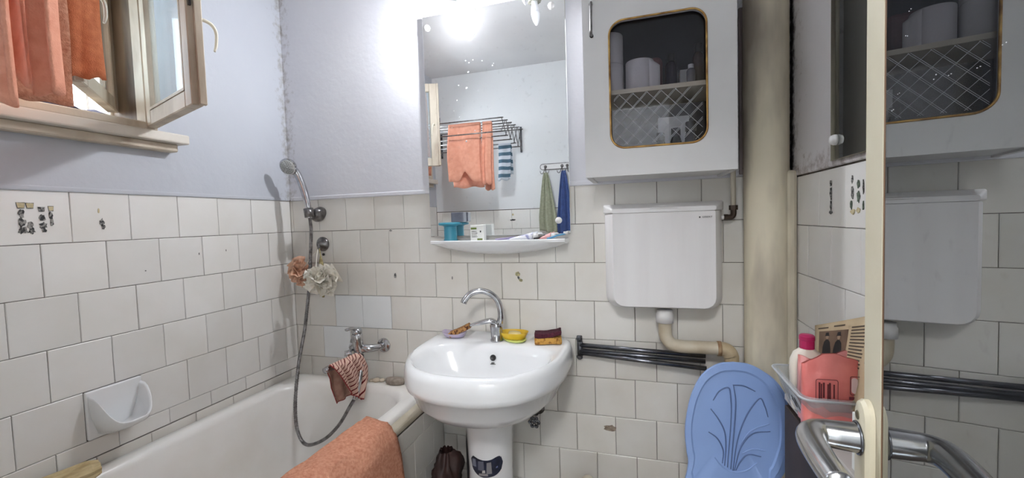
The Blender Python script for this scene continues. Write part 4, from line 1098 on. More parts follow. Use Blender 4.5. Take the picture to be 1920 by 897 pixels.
bottle(1.785, -0.185, ZS + .001, 0.013, 0.062, 0.007, mat('smoky_glass', (96, 96, 104), 0.2), m_plasw, 'tiny grey vial in front of the white box in the cabinet')
ZB = CZ0 + 0.0225
tag(obj('white_reflection_card', bx((1.690, -0.075, ZB + .0005), (1.790, -0.04, ZB + 0.188), 0.001), mat('bright_card', (240, 242, 238), 0.6)), 'tall white card standing in for a reflection in the lower cabinet glass', 'box')  # white card put in for a bright reflection in the door glass
bottle(1.695, -0.125, ZB + .0005, 0.016, 0.125, 0.011, m_gnb, m_black, 'dark green bottle, leftmost before the white card in the cabinet')
bottle(1.742, -0.135, ZB + .0005, 0.018, 0.135, 0.012, m_gnb, m_black, 'dark green bottle before the middle of the white card in the cabinet')
bottle(1.790, -0.120, ZB + .0005, 0.020, 0.155, 0.014, m_dkb, m_black, 'blackish bottle before the right edge of the white card in the cabinet')
def f(u, v): return (1.765 + 0.11 * u, -0.19 + 0.09 * v, ZB + 0.010 + 0.022 * math.sin(PI * u) * math.sin(PI * v) + 0.003 * math.sin(14 * u + 6 * v))
bm = nb(); grid(bm, f, 10, 8, thick=0.008)
tag(obj('folded_cloth', bm, mat('white_cloth', (206, 202, 198), 0.95), None, True), 'white folded cloth lying in the lower cabinet compartment', 'cloth')

# batten and supply pipe beside the cabinet
bat = thing('wall_batten', 'dark grey batten screwed to the wall between cabinet and pipe', 'batten', (1.972, 0, 1.45))
obj('strip', bx((1.957, -0.018, 1.455), (1.984, -0.0045, 2.02), 0.002), mat('grimy_batten', (146, 134, 132), 0.7, col2=(112, 100, 100), scale=8, stretch=(1, 1, .2)), bat)
obj('screw', lathe(nb(), [(0, 0), (0.005, 0), (0.004, 0.002), (0, 0.0025)], (1.971, -0.0182, 1.475), (0, -1, 0), 12), m_steel, bat, True)
sp_ = thing('water_pipe', 'thin cream water pipe with black angle valve feeding the cistern', 'pipe', (1.938, -0.03, 1.3))
obj('riser', tube(nb(), [(1.934, -0.030, 1.345), (1.934, -0.030, 2.30)], 0.0085, 12), m_cream, sp_, True)
bm = nb(); lathe(bm, [(0, 0), (0.014, 0), (0.014, 0.016), (0, 0.016)], (1.934, -0.030, 1.333), (0, 0, 1), 6)
tube(bm, catmull([(1.934, -0.030, 1.335), (1.934, -0.030, 1.318), (1.928, -0.030, 1.309), (1.914, -0.030, 1.308)], 4), 0.0095, 10)
lathe(bm, [(0, 0), (0.011, 0), (0.011, 0.012), (0, 0.012)], (1.916, -0.030, 1.308), (-1, 0, 0), 6)
obj('angle_valve', bm, mat('tarnished_brass', (74, 62, 54), 0.5, metal=0.6), sp_)

# ------------------------------------------------------------------ cistern, flush pipe, towel bars, toilet
cs = thing('cistern', 'white plastic toilet cistern hung on the tiles beneath the cabinet', 'cistern', (1.70, 0, 0.985))
def cring(i, y, z0=0.986, z1=1.333, rb=0.045):
    return [Vector((x, y, z)) for x, z in rrect(1.498 + i, 1.893 - i, z0 + i * .6, z1, 0.004, 4, max(rb - i * .3, 0.01))]
o = obj('tank', rings_mesh(nb(), [cring(0.006, -0.001), cring(0.002, -0.03), cring(0.0, -0.050), cring(0.005, -0.064), cring(0.024, -0.118), cring(0.032, -0.130)]), m_plast, cs); autosmooth(o, 28)
def lring(i, y, z0=1.334, z1=1.366):
    return [Vector((x, y, z)) for x, z in rrect(1.494 + i, 1.897 - i, z0, z1 - i * .5, 0.006, 3)]
o = obj('tank_lid', rings_mesh(nb(), [lring(0.004, -0.001), lring(0.0, -0.02), lring(0.0, -0.060), lring(0.008, -0.078), lring(0.026, -0.122), lring(0.034, -0.134)]), m_plast, cs); autosmooth(o, 30)
bm = nb(); prism(bm, [(1.655, 0.0), (1.745, 0.0), (1.730, 0.022), (1.670, 0.022)], lambda a, b: Vector((a, -0.1345 + b * 0.9 - 0.002, 1.345 + b * 0.55)), lambda a, b: Vector((a, -0.1345 + b * 0.9 + 0.02, 1.345 + b * 0.55 - 0.004)))
obj('flush_button', bm, m_plasw, cs)
M = Matrix.Translation((1.836, -0.1305, 1.312)) @ Matrix.Rotation(PI / 2, 4, 'X')
text_mesh('lettering', 'GEBERIT', 0.0085, M, m_ink, cs)
obj('printed_square', bx((1.811, -0.1309, 1.3095), (1.815, -0.1303, 1.3145)), m_ink, cs)
obj('inlet_stub', tube(nb(), [(1.889, -0.030, 1.308), (1.9035, -0.030, 1.308)], 0.0075, 10), m_plasw, cs)

fp = thing('flush_pipe', 'bent beige flush pipe running from the cistern to the toilet', 'pipe', (1.70, -0.08, 0.82))
obj('collar', lathe(nb(), [(0, 0), (0.030, 0), (0.030, 0.030), (0.027, 0.034), (0.027, 0.045), (0, 0.045)], (1.702, -0.072, 0.940), (0, 0, 1), 20), m_plasw, fp, True)
c = catmull([(1.702, -0.072, 0.942), (1.702, -0.072, 0.915), (1.706, -0.072, 0.885), (1.724, -0.072, 0.862), (1.760, -0.072, 0.855), (1.82, -0.072, 0.855), (1.880, -0.072, 0.854)], 6)
obj('pipe', tube(nb(), c, 0.0225, 16), m_beigep, fp, True)
obj('pipe_sleeve', lathe(nb(), [(0.0, 0), (0.026, 0), (0.026, 0.012), (0, 0.012)], (1.872, -0.072, 0.854), (1, 0, 0), 16), mat('rusty_sleeve', (176, 152, 118), 0.6, col2=(140, 104, 74), scale=40), fp, True)
c = catmull([(1.880, -0.072, 0.854), (1.900, -0.072, 0.850), (1.914, -0.072, 0.833), (1.917, -0.074, 0.80), (1.917, -0.08, 0.60), (1.915, -0.09, 0.46), (1.913, -0.12, 0.395), (1.912, -0.20, 0.375)], 6)
obj('elbow', tube(nb(), c, resample([0.0245, 0.0245, 0.0245, 0.0225, 0.0225, 0.0225, 0.0225, 0.0225], len(c)), 16), mat('stained_elbow', (204, 188, 158), 0.5, col2=(170, 146, 110), scale=14), fp, True)

tr = thing('towel_bars', 'pair of dark swivelling towel bars on a wall bracket under the cistern', 'towel rail', (1.39, 0, 0.81))
bm = nb(); box(bm, (1.376, -0.014, 0.764), (1.398, -0.001, 0.858), 0.004, 2)
for z in (0.775, 0.847): lathe(bm, [(0, 0), (0.012, 0), (0.012, 0.006), (0.006, 0.012), (0, 0.012)], (1.387, -0.010, z), (0, -1, 0), 12)
obj('bracket', bm, m_steel, tr)
obj('pivot', tube(nb(), [(1.392, -0.030, 0.785), (1.392, -0.030, 0.84)], 0.011, 12), m_steel, tr, True)
for (z0, z1, y1) in ((0.828, 0.817, -0.046), (0.806, 0.795, -0.040), (0.797, 0.778, -0.066)):
    obj('bar', tube(nb(), [(1.392, -0.034, z0), (1.838, y1, z1)], 0.0085, 12), m_steel, tr, True)

wc = thing('toilet', 'white toilet with raised blue plastic lid and seat', 'toilet', (1.905, -0.36, 0))
def wring(a, b, z, yc=-0.40, n=32): return [Vector((1.888 + a * math.cos(2 * PI * k / n), yc + b * (1.0 if math.sin(2 * PI * k / n) < 0 else 0.86) * math.sin(2 * PI * k / n), z)) for k in range(n)]
o = obj('pan', rings_mesh(nb(), [wring(0.11, 0.16, 0.0, -0.36), wring(0.10, 0.15, 0.05, -0.36), wring(0.095, 0.14, 0.16, -0.36), wring(0.13, 0.18, 0.27, -0.38), wring(0.165, 0.215, 0.36), wring(0.172, 0.222, 0.385), wring(0.170, 0.22, 0.392), wring(0.130, 0.175, 0.390), wring(0.118, 0.16, 0.36), wring(0.08, 0.10, 0.26), wring(0.03, 0.04, 0.22)]), m_porc, wc); autosmooth(o, 50)
nrm = Vector((0, 1, -0.195)).normalized()
def lidpt(x, z, d=0.0):
    return Vector((x, -0.27 + (z - 0.42) * 0.195, z)) + nrm * d
outl = [(1.899, 0.847), (1.854, 0.838), (1.807, 0.803), (1.774, 0.743), (1.756, 0.677), (1.749, 0.621), (1.752, 0.566), (1.756, 0.536), (1.751, 0.503), (1.746, 0.478), (1.768, 0.452), (1.888, 0.445), (1.983, 0.452), (1.995, 0.478), (1.999, 0.521), (2.009, 0.538), (2.023, 0.574), (2.036, 0.618), (2.041, 0.679), (2.036, 0.74), (2.015, 0.79), (1.983, 0.825), (1.942, 0.844)]
oc = [(p.x, p.z) for p in catmull([(a, 0, b) for a, b in outl + outl[:1]], 5)[:-1]]
cxl, czl = 1.896, 0.65
def lscale(p, s): return (cxl + (p[0] - cxl) * s, czl + (p[1] - czl) * s)
rg = [[lidpt(*lscale(p, s), d) for p in oc] for s, d in ((0.97, 0.016), (1.0, 0.012), (1.0, 0.002), (0.988, 0.0), (0.88, -0.001), (0.85, 0.0035), (0.30, 0.0035))]
ld = obj('toilet_lid', rings_mesh(nb(), rg), m_lid, wc, label='blue plastic lid with an embossed shell pattern'); autosmooth(ld, 35)
groove = [[(1.836, 0.726), (1.855, 0.755), (1.88, 0.768), (1.887, 0.751), (1.886, 0.68), (1.869, 0.533)], [(1.895, 0.777), (1.926, 0.777), (1.958, 0.763)], [(1.897, 0.775), (1.901, 0.727), (1.894, 0.654), (1.878, 0.529)], [(1.884, 0.525), (1.901, 0.615), (1.93, 0.69), (1.968, 0.743), (1.982, 0.721), (1.989, 0.691)], [(1.888, 0.526), (1.909, 0.594), (1.944, 0.638), (1.993, 0.65)], [(1.892, 0.527), (1.907, 0.555), (1.929, 0.577), (1.964, 0.575)], [(1.905, 0.598), (1.94, 0.646), (1.992, 0.672)], [(1.828, 0.7), (1.851, 0.668), (1.866, 0.633), (1.867, 0.589), (1.861, 0.536)], [(1.819, 0.63), (1.844, 0.613), (1.859, 0.58), (1.855, 0.543)], [(1.834, 0.557), (1.854, 0.533), (1.884, 0.522), (1.922, 0.531), (1.953, 0.556)], [(1.911, 0.577), (1.942, 0.594), (1.977, 0.593)]]
for k, g in enumerate(groove):
    dark = k not in (6, 9, 10)
    c = [lidpt(p.x, p.z, 0.0028) for p in catmull([(a, 0, b) for a, b in g], 6)]
    nC = len(c)
    obj('embossed_rib', tube(nb(), c, [0.0014 + 0.0008 * math.sin(PI * i / (nC - 1)) for i in range(nC)], 6), m_lidg if dark else m_lid, ld, True)
so = [lscale(p, 0.985) for p in oc]
bm = nb()
A = [[bm.verts.new(lidpt(lscale(p, s)[0] + 0.020, lscale(p, s)[1] - 0.010, d)) for p in oc] for s, d in ((0.99, 0.020), (0.99, 0.036), (0.70, 0.036), (0.70, 0.020))]
for q in range(4):
    P_, Q_ = A[q], A[(q + 1) % 4]
    for k in range(len(oc)): bm.faces.new((P_[k], P_[(k + 1) % len(oc)], Q_[(k + 1) % len(oc)], Q_[k]))
obj('toilet_seat', bm, m_lid, wc, label='blue plastic seat ring raised behind the lid')
bm = nb()
for x in (1.83, 1.945): tube(bm, [(x - 0.02, -0.262, 0.436), (x + 0.02, -0.262, 0.436)], 0.012, 10)
box(bm, (1.79, -0.275, 0.393), (1.985, -0.245, 0.428), 0.003)
obj('hinge', bm, m_lid, wc)

# ------------------------------------------------------------------ soil pipe in the corner
spp = thing('soil_pipe', 'thick stained vertical soil pipe in the corner by the toilet', 'pipe', (2.029, -0.075, 0))
bm = nb(); lathe(bm, [(0, 0.001), (0.0655, 0.001), (0.0655, ZC - 0.001), (0, ZC - 0.001)], (2.0225, -0.0735, 0), seg=40)
bmesh.ops.subdivide_edges(bm, edges=[e for e in bm.edges if abs(e.verts[0].co.z - e.verts[1].co.z) > 1], cuts=50)
for v in bm.verts:
    k = noise.noise(Vector((v.co.x * 9, v.co.y * 9, v.co.z * 3))) * 0.0022
    v.co.x += k * (1 if v.co.x < 2.029 else -0.5)
o = obj('pipe', bm, m_col, spp); autosmooth(o, 50)
obj('mortar_fill', bx((2.068, -0.120, 0.001), (2.0993, -0.001, 1.452), 0.010, 2), m_col, spp, label='stained mortar filling the gap to the wall tiles')

# mirror on the right wall
m2 = thing('side_mirror', 'dark old mirror on the right wall above the tiles', 'mirror', (2.09, -0.7, 1.445))
obj('glass', bx((2.084, -1.10, 1.446), (2.090, -0.388, 2.16), 0.001), m_mirror2, m2)
obj('backing', bx((2.0903, -1.09, 1.456), (2.0957, -0.398, 2.15)), MATS['mirror_back'], m2)
obj('mirror_clip', lathe(nb(), [(0, 0), (0.013, 0), (0.013, 0.005), (0.010, 0.012), (0, 0.014)], (2.0838, -0.420, 1.494), (-1, 0, 0), 16), m_plasw, m2, True)

# ------------------------------------------------------------------ narrow cabinet, basket and contents on the right
sc = thing('side_cabinet', 'narrow dark wooden cabinet hung on the right wall beside the toilet', 'cabinet', (2.04, -0.66, 0.45))
m_dkw = mat('dark_wood', (62, 50, 46), 0.6, col2=(44, 36, 34), scale=10, stretch=(1, 1, .2))
obj('body', bx((1.990, -0.955, 0.45), (2.096, -0.385, 0.818)), m_dkw, sc)
obj('top', bx((1.984, -0.960, 0.8183), (2.097, -0.380, 0.8345), 0.002), mat('grey_laminate', (190, 186, 182), 0.5), sc)
obj('cabinet_door', bx((1.980, -0.945, 0.46), (1.9895, -0.395, 0.81), 0.002), m_dkw, sc)
bk = thing('storage_basket', 'clear plastic storage tub on the narrow cabinet beside the toilet', 'basket', (2.02, -0.51, 0.836))
def bring(i, z, r=0.022): return [Vector((x, y, z)) for x, y in rrect(1.946 + i, 2.092 - i, -0.625 + i, -0.400 - i, r, 5)]
bm = rings_mesh(nb(), [bring(0.030, 0.8355), bring(0.028, 0.837), bring(0.004, 0.912), bring(0.0, 0.913), bring(0.0, 0.921), bring(0.006, 0.922), bring(0.0075, 0.912), bring(0.031, 0.840)])
o = obj('tub', bm, m_clear, bk); autosmooth(o, 50)
obj('rim', tube(nb(), [p + Vector((0, 0, 0.0)) for p in bring(-0.0005, 0.918)], 0.0026, 8, closed=True), glassy('milky_plastic', (0.9, 0.91, 0.92), 0.08, 0.2, body=(220, 224, 228), body_f=0.5), bk, True)
sl = 0.32
bm = nb(); prism(bm, rrect(-0.585, -0.515, 0.856, 0.902, 0.012, 4), lambda y, z: Vector((1.9466 + (0.917 - z) * sl - .0006, y, z)), lambda y, z: Vector((1.9466 + (0.917 - z) * sl + .0004, y, z)))
lbk = obj('label_plate', bm, MATS['milky_plastic'], bk, label='embossed label plate on the side')
bm = nb()
for k, (a, b, c_, d) in enumerate(((-.575, .868, -.55, .892), (-.55, .892, -.545, .868), (-.54, .868, -.53, .89), (-.535, .878, -.522, .878))):
    tube(bm, [Vector((1.9456 + (0.917 - b) * sl, a, b)), Vector((1.9456 + (0.917 - d) * sl, c_, d))], 0.0012, 5)
obj('embossed_mark', bm, mat('embossed_dark', (70, 74, 80), 0.5), lbk)

bo = thing('lotion_bottle', 'white lotion bottle with magenta flip cap in the clear tub', 'bottle', (2.000, -0.49, 0.845))
def bot(a, b, z): return [Vector((2.000 + a * math.copysign(abs(math.cos(t)) ** .7, math.cos(t)), -0.487 + b * math.copysign(abs(math.sin(t)) ** .7, math.sin(t)), z)) for t in [2 * PI * k / 28 for k in range(28)]]
o = obj('body', rings_mesh(nb(), [bot(0.030, 0.018, 0.842), bot(0.033, 0.020, 0.850), bot(0.036, 0.022, 0.94), bot(0.035, 0.021, 0.962), bot(0.028, 0.018, 0.980), bot(0.016, 0.013, 0.990), bot(0.012, 0.012, 0.994)]), mat('bottle_white', (226, 218, 206), 0.35), bo); autosmooth(o, 60)
o = obj('cap', lathe(nb(), [(0, 0), (0.0155, 0), (0.0155, 0.020), (0.0165, 0.021), (0.0162, 0.030), (0.013, 0.033), (0, 0.034)], (2.000, -0.487, 0.9915), seg=22), mat('magenta_plastic', (176, 36, 92), 0.35), bo); autosmooth(o, 40)
bm = nb(); box(bm, (1.978, -0.5105, 0.86), (2.022, -0.5085, 0.93), 0.0005)
obj('label_print', bm, mat('plum_label', (112, 50, 70), 0.5), bo)

def pack(name, label, x0, x1, y0, y1, z0, z1, m, seed, text=True, skew=0.0):
    t = thing(name, label, 'packet', ((x0 + x1) / 2, (y0 + y1) / 2, z0))
    def f(u, v):
        a = u * 2 * PI
        wv = math.copysign(abs(math.cos(a)) ** 0.55, math.cos(a)); dv = math.copysign(abs(math.sin(a)) ** 0.55, math.sin(a))
        pinch = 1 - 0.85 * max(0, (v - 0.72) / 0.28) ** 1.2
        n_ = noise.noise(Vector((wv * 2 + seed, dv * 2, v * 4))) * 0.006
        x = (x0 + x1) / 2 + (x1 - x0) / 2 * wv * (1 + .02 * v); y = (y0 + y1) / 2 + ((y1 - y0) / 2 * dv) * pinch + n_
        z = z0 + (z1 - z0) * v + 0.010 * math.sin(3.2 * wv + seed) * v + skew * wv * v + (0.004 * math.sin(14 * wv) * max(0, v - .7))
        return (x, y, z)
    bm = nb(); grid(bm, f, 40, 22); bmesh.ops.remove_doubles(bm, verts=bm.verts, dist=0.0003)
    o = obj('film', bm, m, t, True)
    return t, o
m_pinkp = mat('pink_film', (230, 134, 128), 0.30, col2=(220, 116, 112), scale=14, bump=0.3, bscale=40, coat=0.3)
pk, film = pack('wipes_packet', 'pink crinkled sanitary packet with printed panel in the clear tub', 1.955, 2.078, -0.612, -0.572, 0.842, 1.004, m_pinkp, 2, skew=0.006)
bm = nb(); yp = -0.6145
for k, x in enumerate((1.979, 1.983, 1.987, 1.995, 1.998, 2.006)): box(bm, (x, yp, 0.918 + .002 * (k % 3)), (x + (0.0022 if k % 2 else 0.003), yp + 0.001, 0.955 - 0.003 * (k % 2)))
obj('printed_text', bm, mat('dark_red_print', (96, 30, 36), 0.6), film)
bm = nb(); tube(bm, [Vector((x, yp + .0005, z)) for x, z in rrect(1.974, 2.014, 0.912, 0.962, 0.004, 3)], 0.0006, 5, closed=True)
tube(bm, [Vector((x, yp + .0005, z)) for x, z in rrect(2.036, 2.060, 0.933, 0.972, 0.003, 3)], 0.0006, 5, closed=True)
obj('printed_frame', bm, MATS['dark_red_print'], film)
bm = nb(); prism(bm, rrect(2.038, 2.049, 0.936, 0.969, 0.005, 4), lambda x, z: Vector((x, yp, z)), lambda x, z: Vector((x, yp + .001, z)))
obj('printed_logo', bm, mat('logo_white', (226, 200, 200), 0.5), film)
bm = nb(); box(bm, (2.052, yp, 0.936), (2.058, yp + .001, 0.968)); box(bm, (2.034, yp, 0.922), (2.066, yp + .001, 0.928))
obj('printed_block', bm, mat('plum_print', (120, 44, 56), 0.6), film)
pk2, film2 = pack('tissue_packet', 'glossy pale pink packet behind the crinkled pink one in the clear tub', 1.966, 2.084, -0.556, -0.518, 0.842, 0.992, mat('pale_pink_film', (232, 160, 158), 0.2, coat=0.4), 6, skew=0.004)

# old newspaper page leaning on the right wall
npg = thing('newspaper', 'yellowed newspaper page with a photo of two figures leaning by the right wall', 'newspaper', (2.06, -0.5, 0.95))
def npos(y, z, d=0.0):
    # the page leans back against the tiles and bows a little
    x = 2.050 + (z - 0.98) * 0.20 - 0.006 * math.sin((y + 0.38) * 10)
    return Vector((x - d, y, z))
Q = [(-0.372, 1.020), (-0.66, 1.122), (-0.66, 0.90), (-0.43, 0.90)]
def nq(u, v, d=0.0):
    a = Vector((Q[0][0], Q[0][1], 0)).lerp(Vector((Q[1][0], Q[1][1], 0)), u); b = Vector((Q[3][0], Q[3][1], 0)).lerp(Vector((Q[2][0], Q[2][1], 0)), u)
    p = a.lerp(b, v); return npos(p.x, p.y, d)
bm = nb(); grid(bm, lambda u, v: nq(u, v), 16, 10, thick=0.0012)
m_news = mat('newsprint', (206, 186, 154), 0.9, col2=(188, 166, 132), scale=16)
pg = obj('page', bm, m_news, npg, True)
def npatch(name, u0, u1, v0, v1, m, d=0.0011, poly=None):
    bm = nb()
    if poly: bm.faces.new([bm.verts.new(nq(u, v, d)) for u, v in poly])
    else: grid(bm, lambda u, v: nq(u0 + (u1 - u0) * u, v0 + (v1 - v0) * v, d), 6, 4)
    return obj(name, bm, m, pg)
npatch('photo_print', 0.075, 0.52, 0.13, 0.60, mat('sepia_photo', (128, 104, 84), 0.8, col2=(104, 82, 66), scale=20))
m_fig = mat('figure_ink', (34, 28, 28), 0.8)
for (cu, s) in ((0.21, 1), (0.39, -1)):
    npatch('figure_print', 0, 0, 0, 0, m_fig, 0.0015, [(cu - .075, .59), (cu - .065, .40), (cu - .045, .31), (cu - .015, .27), (cu + .02, .27), (cu + .05, .31), (cu + .07, .42), (cu + .08, .59)])
    npatch('hat_print', 0, 0, 0, 0, m_fig, 0.0015, [(cu - .03, .205), (cu - .022, .16), (cu + .022, .155), (cu + .03, .20), (cu + .04, .212), (cu - .04, .215)])
    npatch('face_print', 0, 0, 0, 0, mat('face_ink', (160, 134, 112), 0.8), 0.0013, [(cu - .022, .212), (cu + .022, .212), (cu + .02, .25), (cu, .268), (cu - .02, .25)])
bm = nb()
for k in range(13):
    v = 0.10 + k * 0.038
    for (a, b) in ((0.56, 0.785),) + (((0.12, 0.46),) if k == 11 else ()):
        V = [bm.verts.new(nq(u, vv, 0.0012)) for u, vv in ((a, v), (b - 0.02 * (k % 3 == 1), v), (b - 0.02 * (k % 3 == 1), v + 0.016), (a, v + 0.016))]; bm.faces.new(V)
for (a, b, v) in ((0.30, 0.46, 0.055), (0.06, 0.22, 0.065)):
    bm.faces.new([bm.verts.new(nq(u, vv, 0.0012)) for u, vv in ((a, v), (b, v), (b, v + .022), (a, v + .022))])
obj('printed_lines', bm, mat('newsprint_ink', (92, 80, 68), 0.9), pg)
npatch('photo_print', 0.84, 0.98, 0.06, 0.5, mat('bluish_photo', (150, 160, 160), 0.8, col2=(90, 98, 104), scale=60))

wc_box = thing('white_carton', 'white carton with black mark on the narrow cabinet by the door edge', 'box', (2.02, -0.77, 0.836))
obj('carton', bx((1.992, -0.785, 0.8355), (2.060, -0.727, 0.945), 0.001), MATS['bright_card'], wc_box)
bm = nb(); prism(bm, [(-0.734, 0.930), (-0.744, 0.924), (-0.734, 0.918)], lambda y, z: Vector((1.9914, y, z)), lambda y, z: Vector((1.9922, y, z)))
prism(bm, [(-0.743, 0.925), (-0.753, 0.926), (-0.759, 0.932), (-0.758, 0.934), (-0.751, 0.929), (-0.743, 0.9265)], lambda y, z: Vector((1.9914, y, z)), lambda y, z: Vector((1.9922, y, z)))
obj('printed_mark', bm, m_ink, wc_box)

# ------------------------------------------------------------------ bathroom door, swung open into the room
dr = thing('door_1', 'cream door with dark glass pane swung open beside the right wall', 'door', (1.811, -1.595, 0))
dr['kind'] = 'structure'
tv = Vector((0.1296, 0.9916, 0)); nv = Vector((-0.9916, 0.1296, 0))
def dl(a, b, z): return Vector((1.8125, -1.592, 0)) + tv * a + nv * b + Vector((0, 0, z))
def dbox(bm, a0, a1, b0, b1, z0, z1, bev=0.0):
    t = nb(); box(t, (a0, b0, z0), (a1, b1, z1), bev)
    for v in t.verts: v.co = dl(*v.co)
    me = bpy.data.meshes.new('t'); t.to_mesh(me); t.free(); bm.from_mesh(me); bpy.data.meshes.remove(me)
DW = 0.594; TH = 0.038
S = 0.056
bm = nb(); dbox(bm, DW - S, DW, -TH, 0, 0.01, 2.02, 0.002); obj('stile', bm, m_dcream, dr)
bm = nb(); dbox(bm, 0, S, -TH, 0, 0.01, 2.02, 0.002); obj('stile', bm, m_dcream, dr)
bm = nb(); dbox(bm, S, DW - S, -TH, 0, 1.93, 2.02, 0.002); obj('rail', bm, m_dcream, dr)
bm = nb(); dbox(bm, S, DW - S, -TH, 0, 0.01, 0.62, 0.002); obj('lower_panel', bm, m_dcream, dr)
bm = nb(); dbox(bm, S, DW - S, -0.010, -0.0010, 0.62, 1.93); pn = obj('glass_pane', bm, m_doorglass, dr, label='dark reflecting glass pane with dried drops')
bm = nb(); dbox(bm, DW - S - 0.0012, DW - S, -0.001, -0.0003, 0.62, 1.93); obj('glazing_bead', bm, m_brownl, dr)
bm = nb()
rr = random.Random(4)
for k in range(40):
    a = rr.uniform(0.20, DW - S - .012); z = rr.choice((1.44, 1.50, 1.53, 1.57, 1.60, 1.64)) + rr.uniform(-.012, .012); r_ = rr.uniform(0.0003, 0.0006)
    p = dl(a, -0.0009, z)
    for q in range(rr.choice((1, 2, 2))):
        lathe(bm, [(0, 0), (r_, 0), (r_ * .7, 0.0003), (0, 0.0004)], p + tv * 0.004 * q + Vector((0, 0, rr.uniform(-.002, .002))), nv, 6, sx=1.0)
o = obj('dried_drops', bm, MATS['dried_splash'], pn, True); o['kind'] = 'stuff'
# escutcheon plate and lever
HA, HZ = DW - 0.022, 1.030
bm = nb()
pl = [(a, z) for a, z in rrect(HA - 0.020, HA + 0.020, 0.88, 1.085, 0.020, 6)]
def plr(i, b): return [dl(HA + (a - HA) * (1 - i), b, 0.98 + (z - 0.98) * (1 - i * .25)) for a, z in pl]
rings_mesh(bm, [plr(0, 0.0003), plr(0, 0.006), plr(0.12, 0.010), plr(0.25, 0.011)])
ep = obj('handle_plate', bm, m_dcream, dr); autosmooth(ep, 30)
obj('plate_screw', lathe(nb(), [(0, 0), (0.006, 0), (0.005, 0.0012), (0, 0.0015)], dl(HA + .004, 0.0112, 1.063), nv, 10), mat('old_screw', (96, 90, 70), 0.6, metal=.5), ep)
bm = nb()
zz = HZ + 0.005
c = catmull([dl(HA, 0.010, zz), dl(HA, 0.032, zz), dl(HA, 0.050, zz), dl(HA - 0.008, 0.061, zz), dl(HA - 0.022, 0.0655, zz), dl(HA - 0.05, 0.066, zz), dl(HA - 0.085, 0.064, zz), dl(HA - 0.120, 0.060, zz - .001)], 7)
tube(bm, c, resample([0.0185, 0.0175, 0.0165, 0.0165, 0.0165, 0.0160, 0.0150, 0.0140], len(c)), 18)
obj('lever_handle', bm, m_handle, dr, True)
obj('collar_ring', tube(nb(), [dl(HA + 0.0195 * math.cos(t), 0.0125, zz + 0.0195 * math.sin(t)) for t in [2 * PI * k / 24 for k in range(24)]], 0.0016, 6, closed=True), m_steel, dr, True)
for z in (0.25, 1.78):
    bm = nb(); tube(bm, [dl(-0.006, -0.012, z), dl(-0.006, -0.012, z + 0.09)], 0.006, 10); obj('hinge', bm, m_chromed, dr, True)

# ------------------------------------------------------------------ what the mirror shows on the front wall
rk = thing('drying_rack', 'folding metal drying rack extended from the front wall', 'drying rack', (0.40, YF, 1.9))
X0, X1 = 0.075, 0.757
NSEG = 5; DY = 0.50
ys = [YF + 0.016 + DY * k / NSEG for k in range(NSEG + 1)]
ztop = [2.025 - 0.004 * k for k in range(NSEG + 1)]; zbot = [1.865 + 0.010 * k for k in range(NSEG + 1)]
for x in (X0, X1):
    obj('wall_bracket', bx((x - 0.008, YF + 0.0045, 1.845), (x + 0.008, YF + 0.014, 2.045), 0.003), m_steel, rk)
    for k in range(NSEG):
        bm = nb(); tube(bm, [(x, ys[k], ztop[k]), (x, ys[k + 1], zbot[k + 1])], 0.0032, 6); obj('lattice_strut', bm, m_chromed, rk, True)
        bm = nb(); tube(bm, [(x + 0.006, ys[k], zbot[k]), (x + 0.006, ys[k + 1], ztop[k + 1])], 0.0032, 6); obj('lattice_strut', bm, m_chromed, rk, True)
for k in range(NSEG + 1):
    obj('rod', tube(nb(), [(X0 - 0.012, ys[k], ztop[k]), (X1 + 0.018, ys[k], ztop[k])], 0.0042, 8), m_chromed, rk, True)
    if k: obj('rod', tube(nb(), [(X0 - 0.012, ys[k], zbot[k]), (X1 + 0.018, ys[k], zbot[k])], 0.0042, 8), m_chromed, rk, True)
def rack_towel(x0, x1, y, zr, zf, zb, m, label, seed, notch=True, nm='hand_towel'):
    ph = seed
    def f(u, v):
        Lf, Lb = zr - zf, zr - zb; s = v * (Lf + Lb)
        if s < Lf: z = zf + s; side = 1
        else: z = zr - (s - Lf); side = -1
        d = zr - z
        yy = y + side * (0.007 + 0.028 * min(1, d / 0.25)) + 0.012 * min(1, d * 5) * math.sin(8 * u + ph + side)
        if notch and side > 0: z += 0.07 * math.exp(-((u - 0.50) / 0.16) ** 2) * min(1, d / .3)
        x = x0 + (x1 - x0) * u + 0.01 * math.sin(5 * z + ph) * min(1, d * 3)
        return (x, yy, z + 0.006 * math.sin(11 * u + ph) * min(1, d * 3))
    bm = nb(); grid(bm, f, 26, 36, thick=0.006)
    return tag(obj(nm, bm, m, None, True), label, 'towel', 'textiles on the drying rack')
rack_towel(0.335, 0.575, ys[4], ztop[4] + 0.009, 1.60, 1.565, m_peach, 'peach towel folded over the drying rack', 1.0)
rack_towel(0.594, 0.660, ys[4], ztop[4] + 0.009, 1.575, 1.54, m_peach, 'narrow peach towel end hanging beside the folded peach towel on the rack', 2.2, False)
m_strp = mat('blue_white_stripes', (214, 222, 228), 0.9)
nt = m_strp.node_tree; N = nt.nodes; L = nt.links
geo = N.new('ShaderNodeNewGeometry'); wv = N.new('ShaderNodeTexWave'); wv.bands_direction = 'Z'; wv.inputs['Scale'].default_value = 6.0; wv.inputs['Distortion'].default_value = 1.0
L.new(geo.outputs['Position'], wv.inputs['Vector'])
mr = N.new('ShaderNodeMapRange'); mr.inputs['From Min'].default_value = 0.48; mr.inputs['From Max'].default_value = 0.56; L.new(wv.outputs['Fac'], mr.inputs['Value'])
mxn = N.new('ShaderNodeMix'); mxn.data_type = 'RGBA'; mxn.inputs[6].default_value = srgb(196, 206, 216); mxn.inputs[7].default_value = srgb(70, 104, 124)
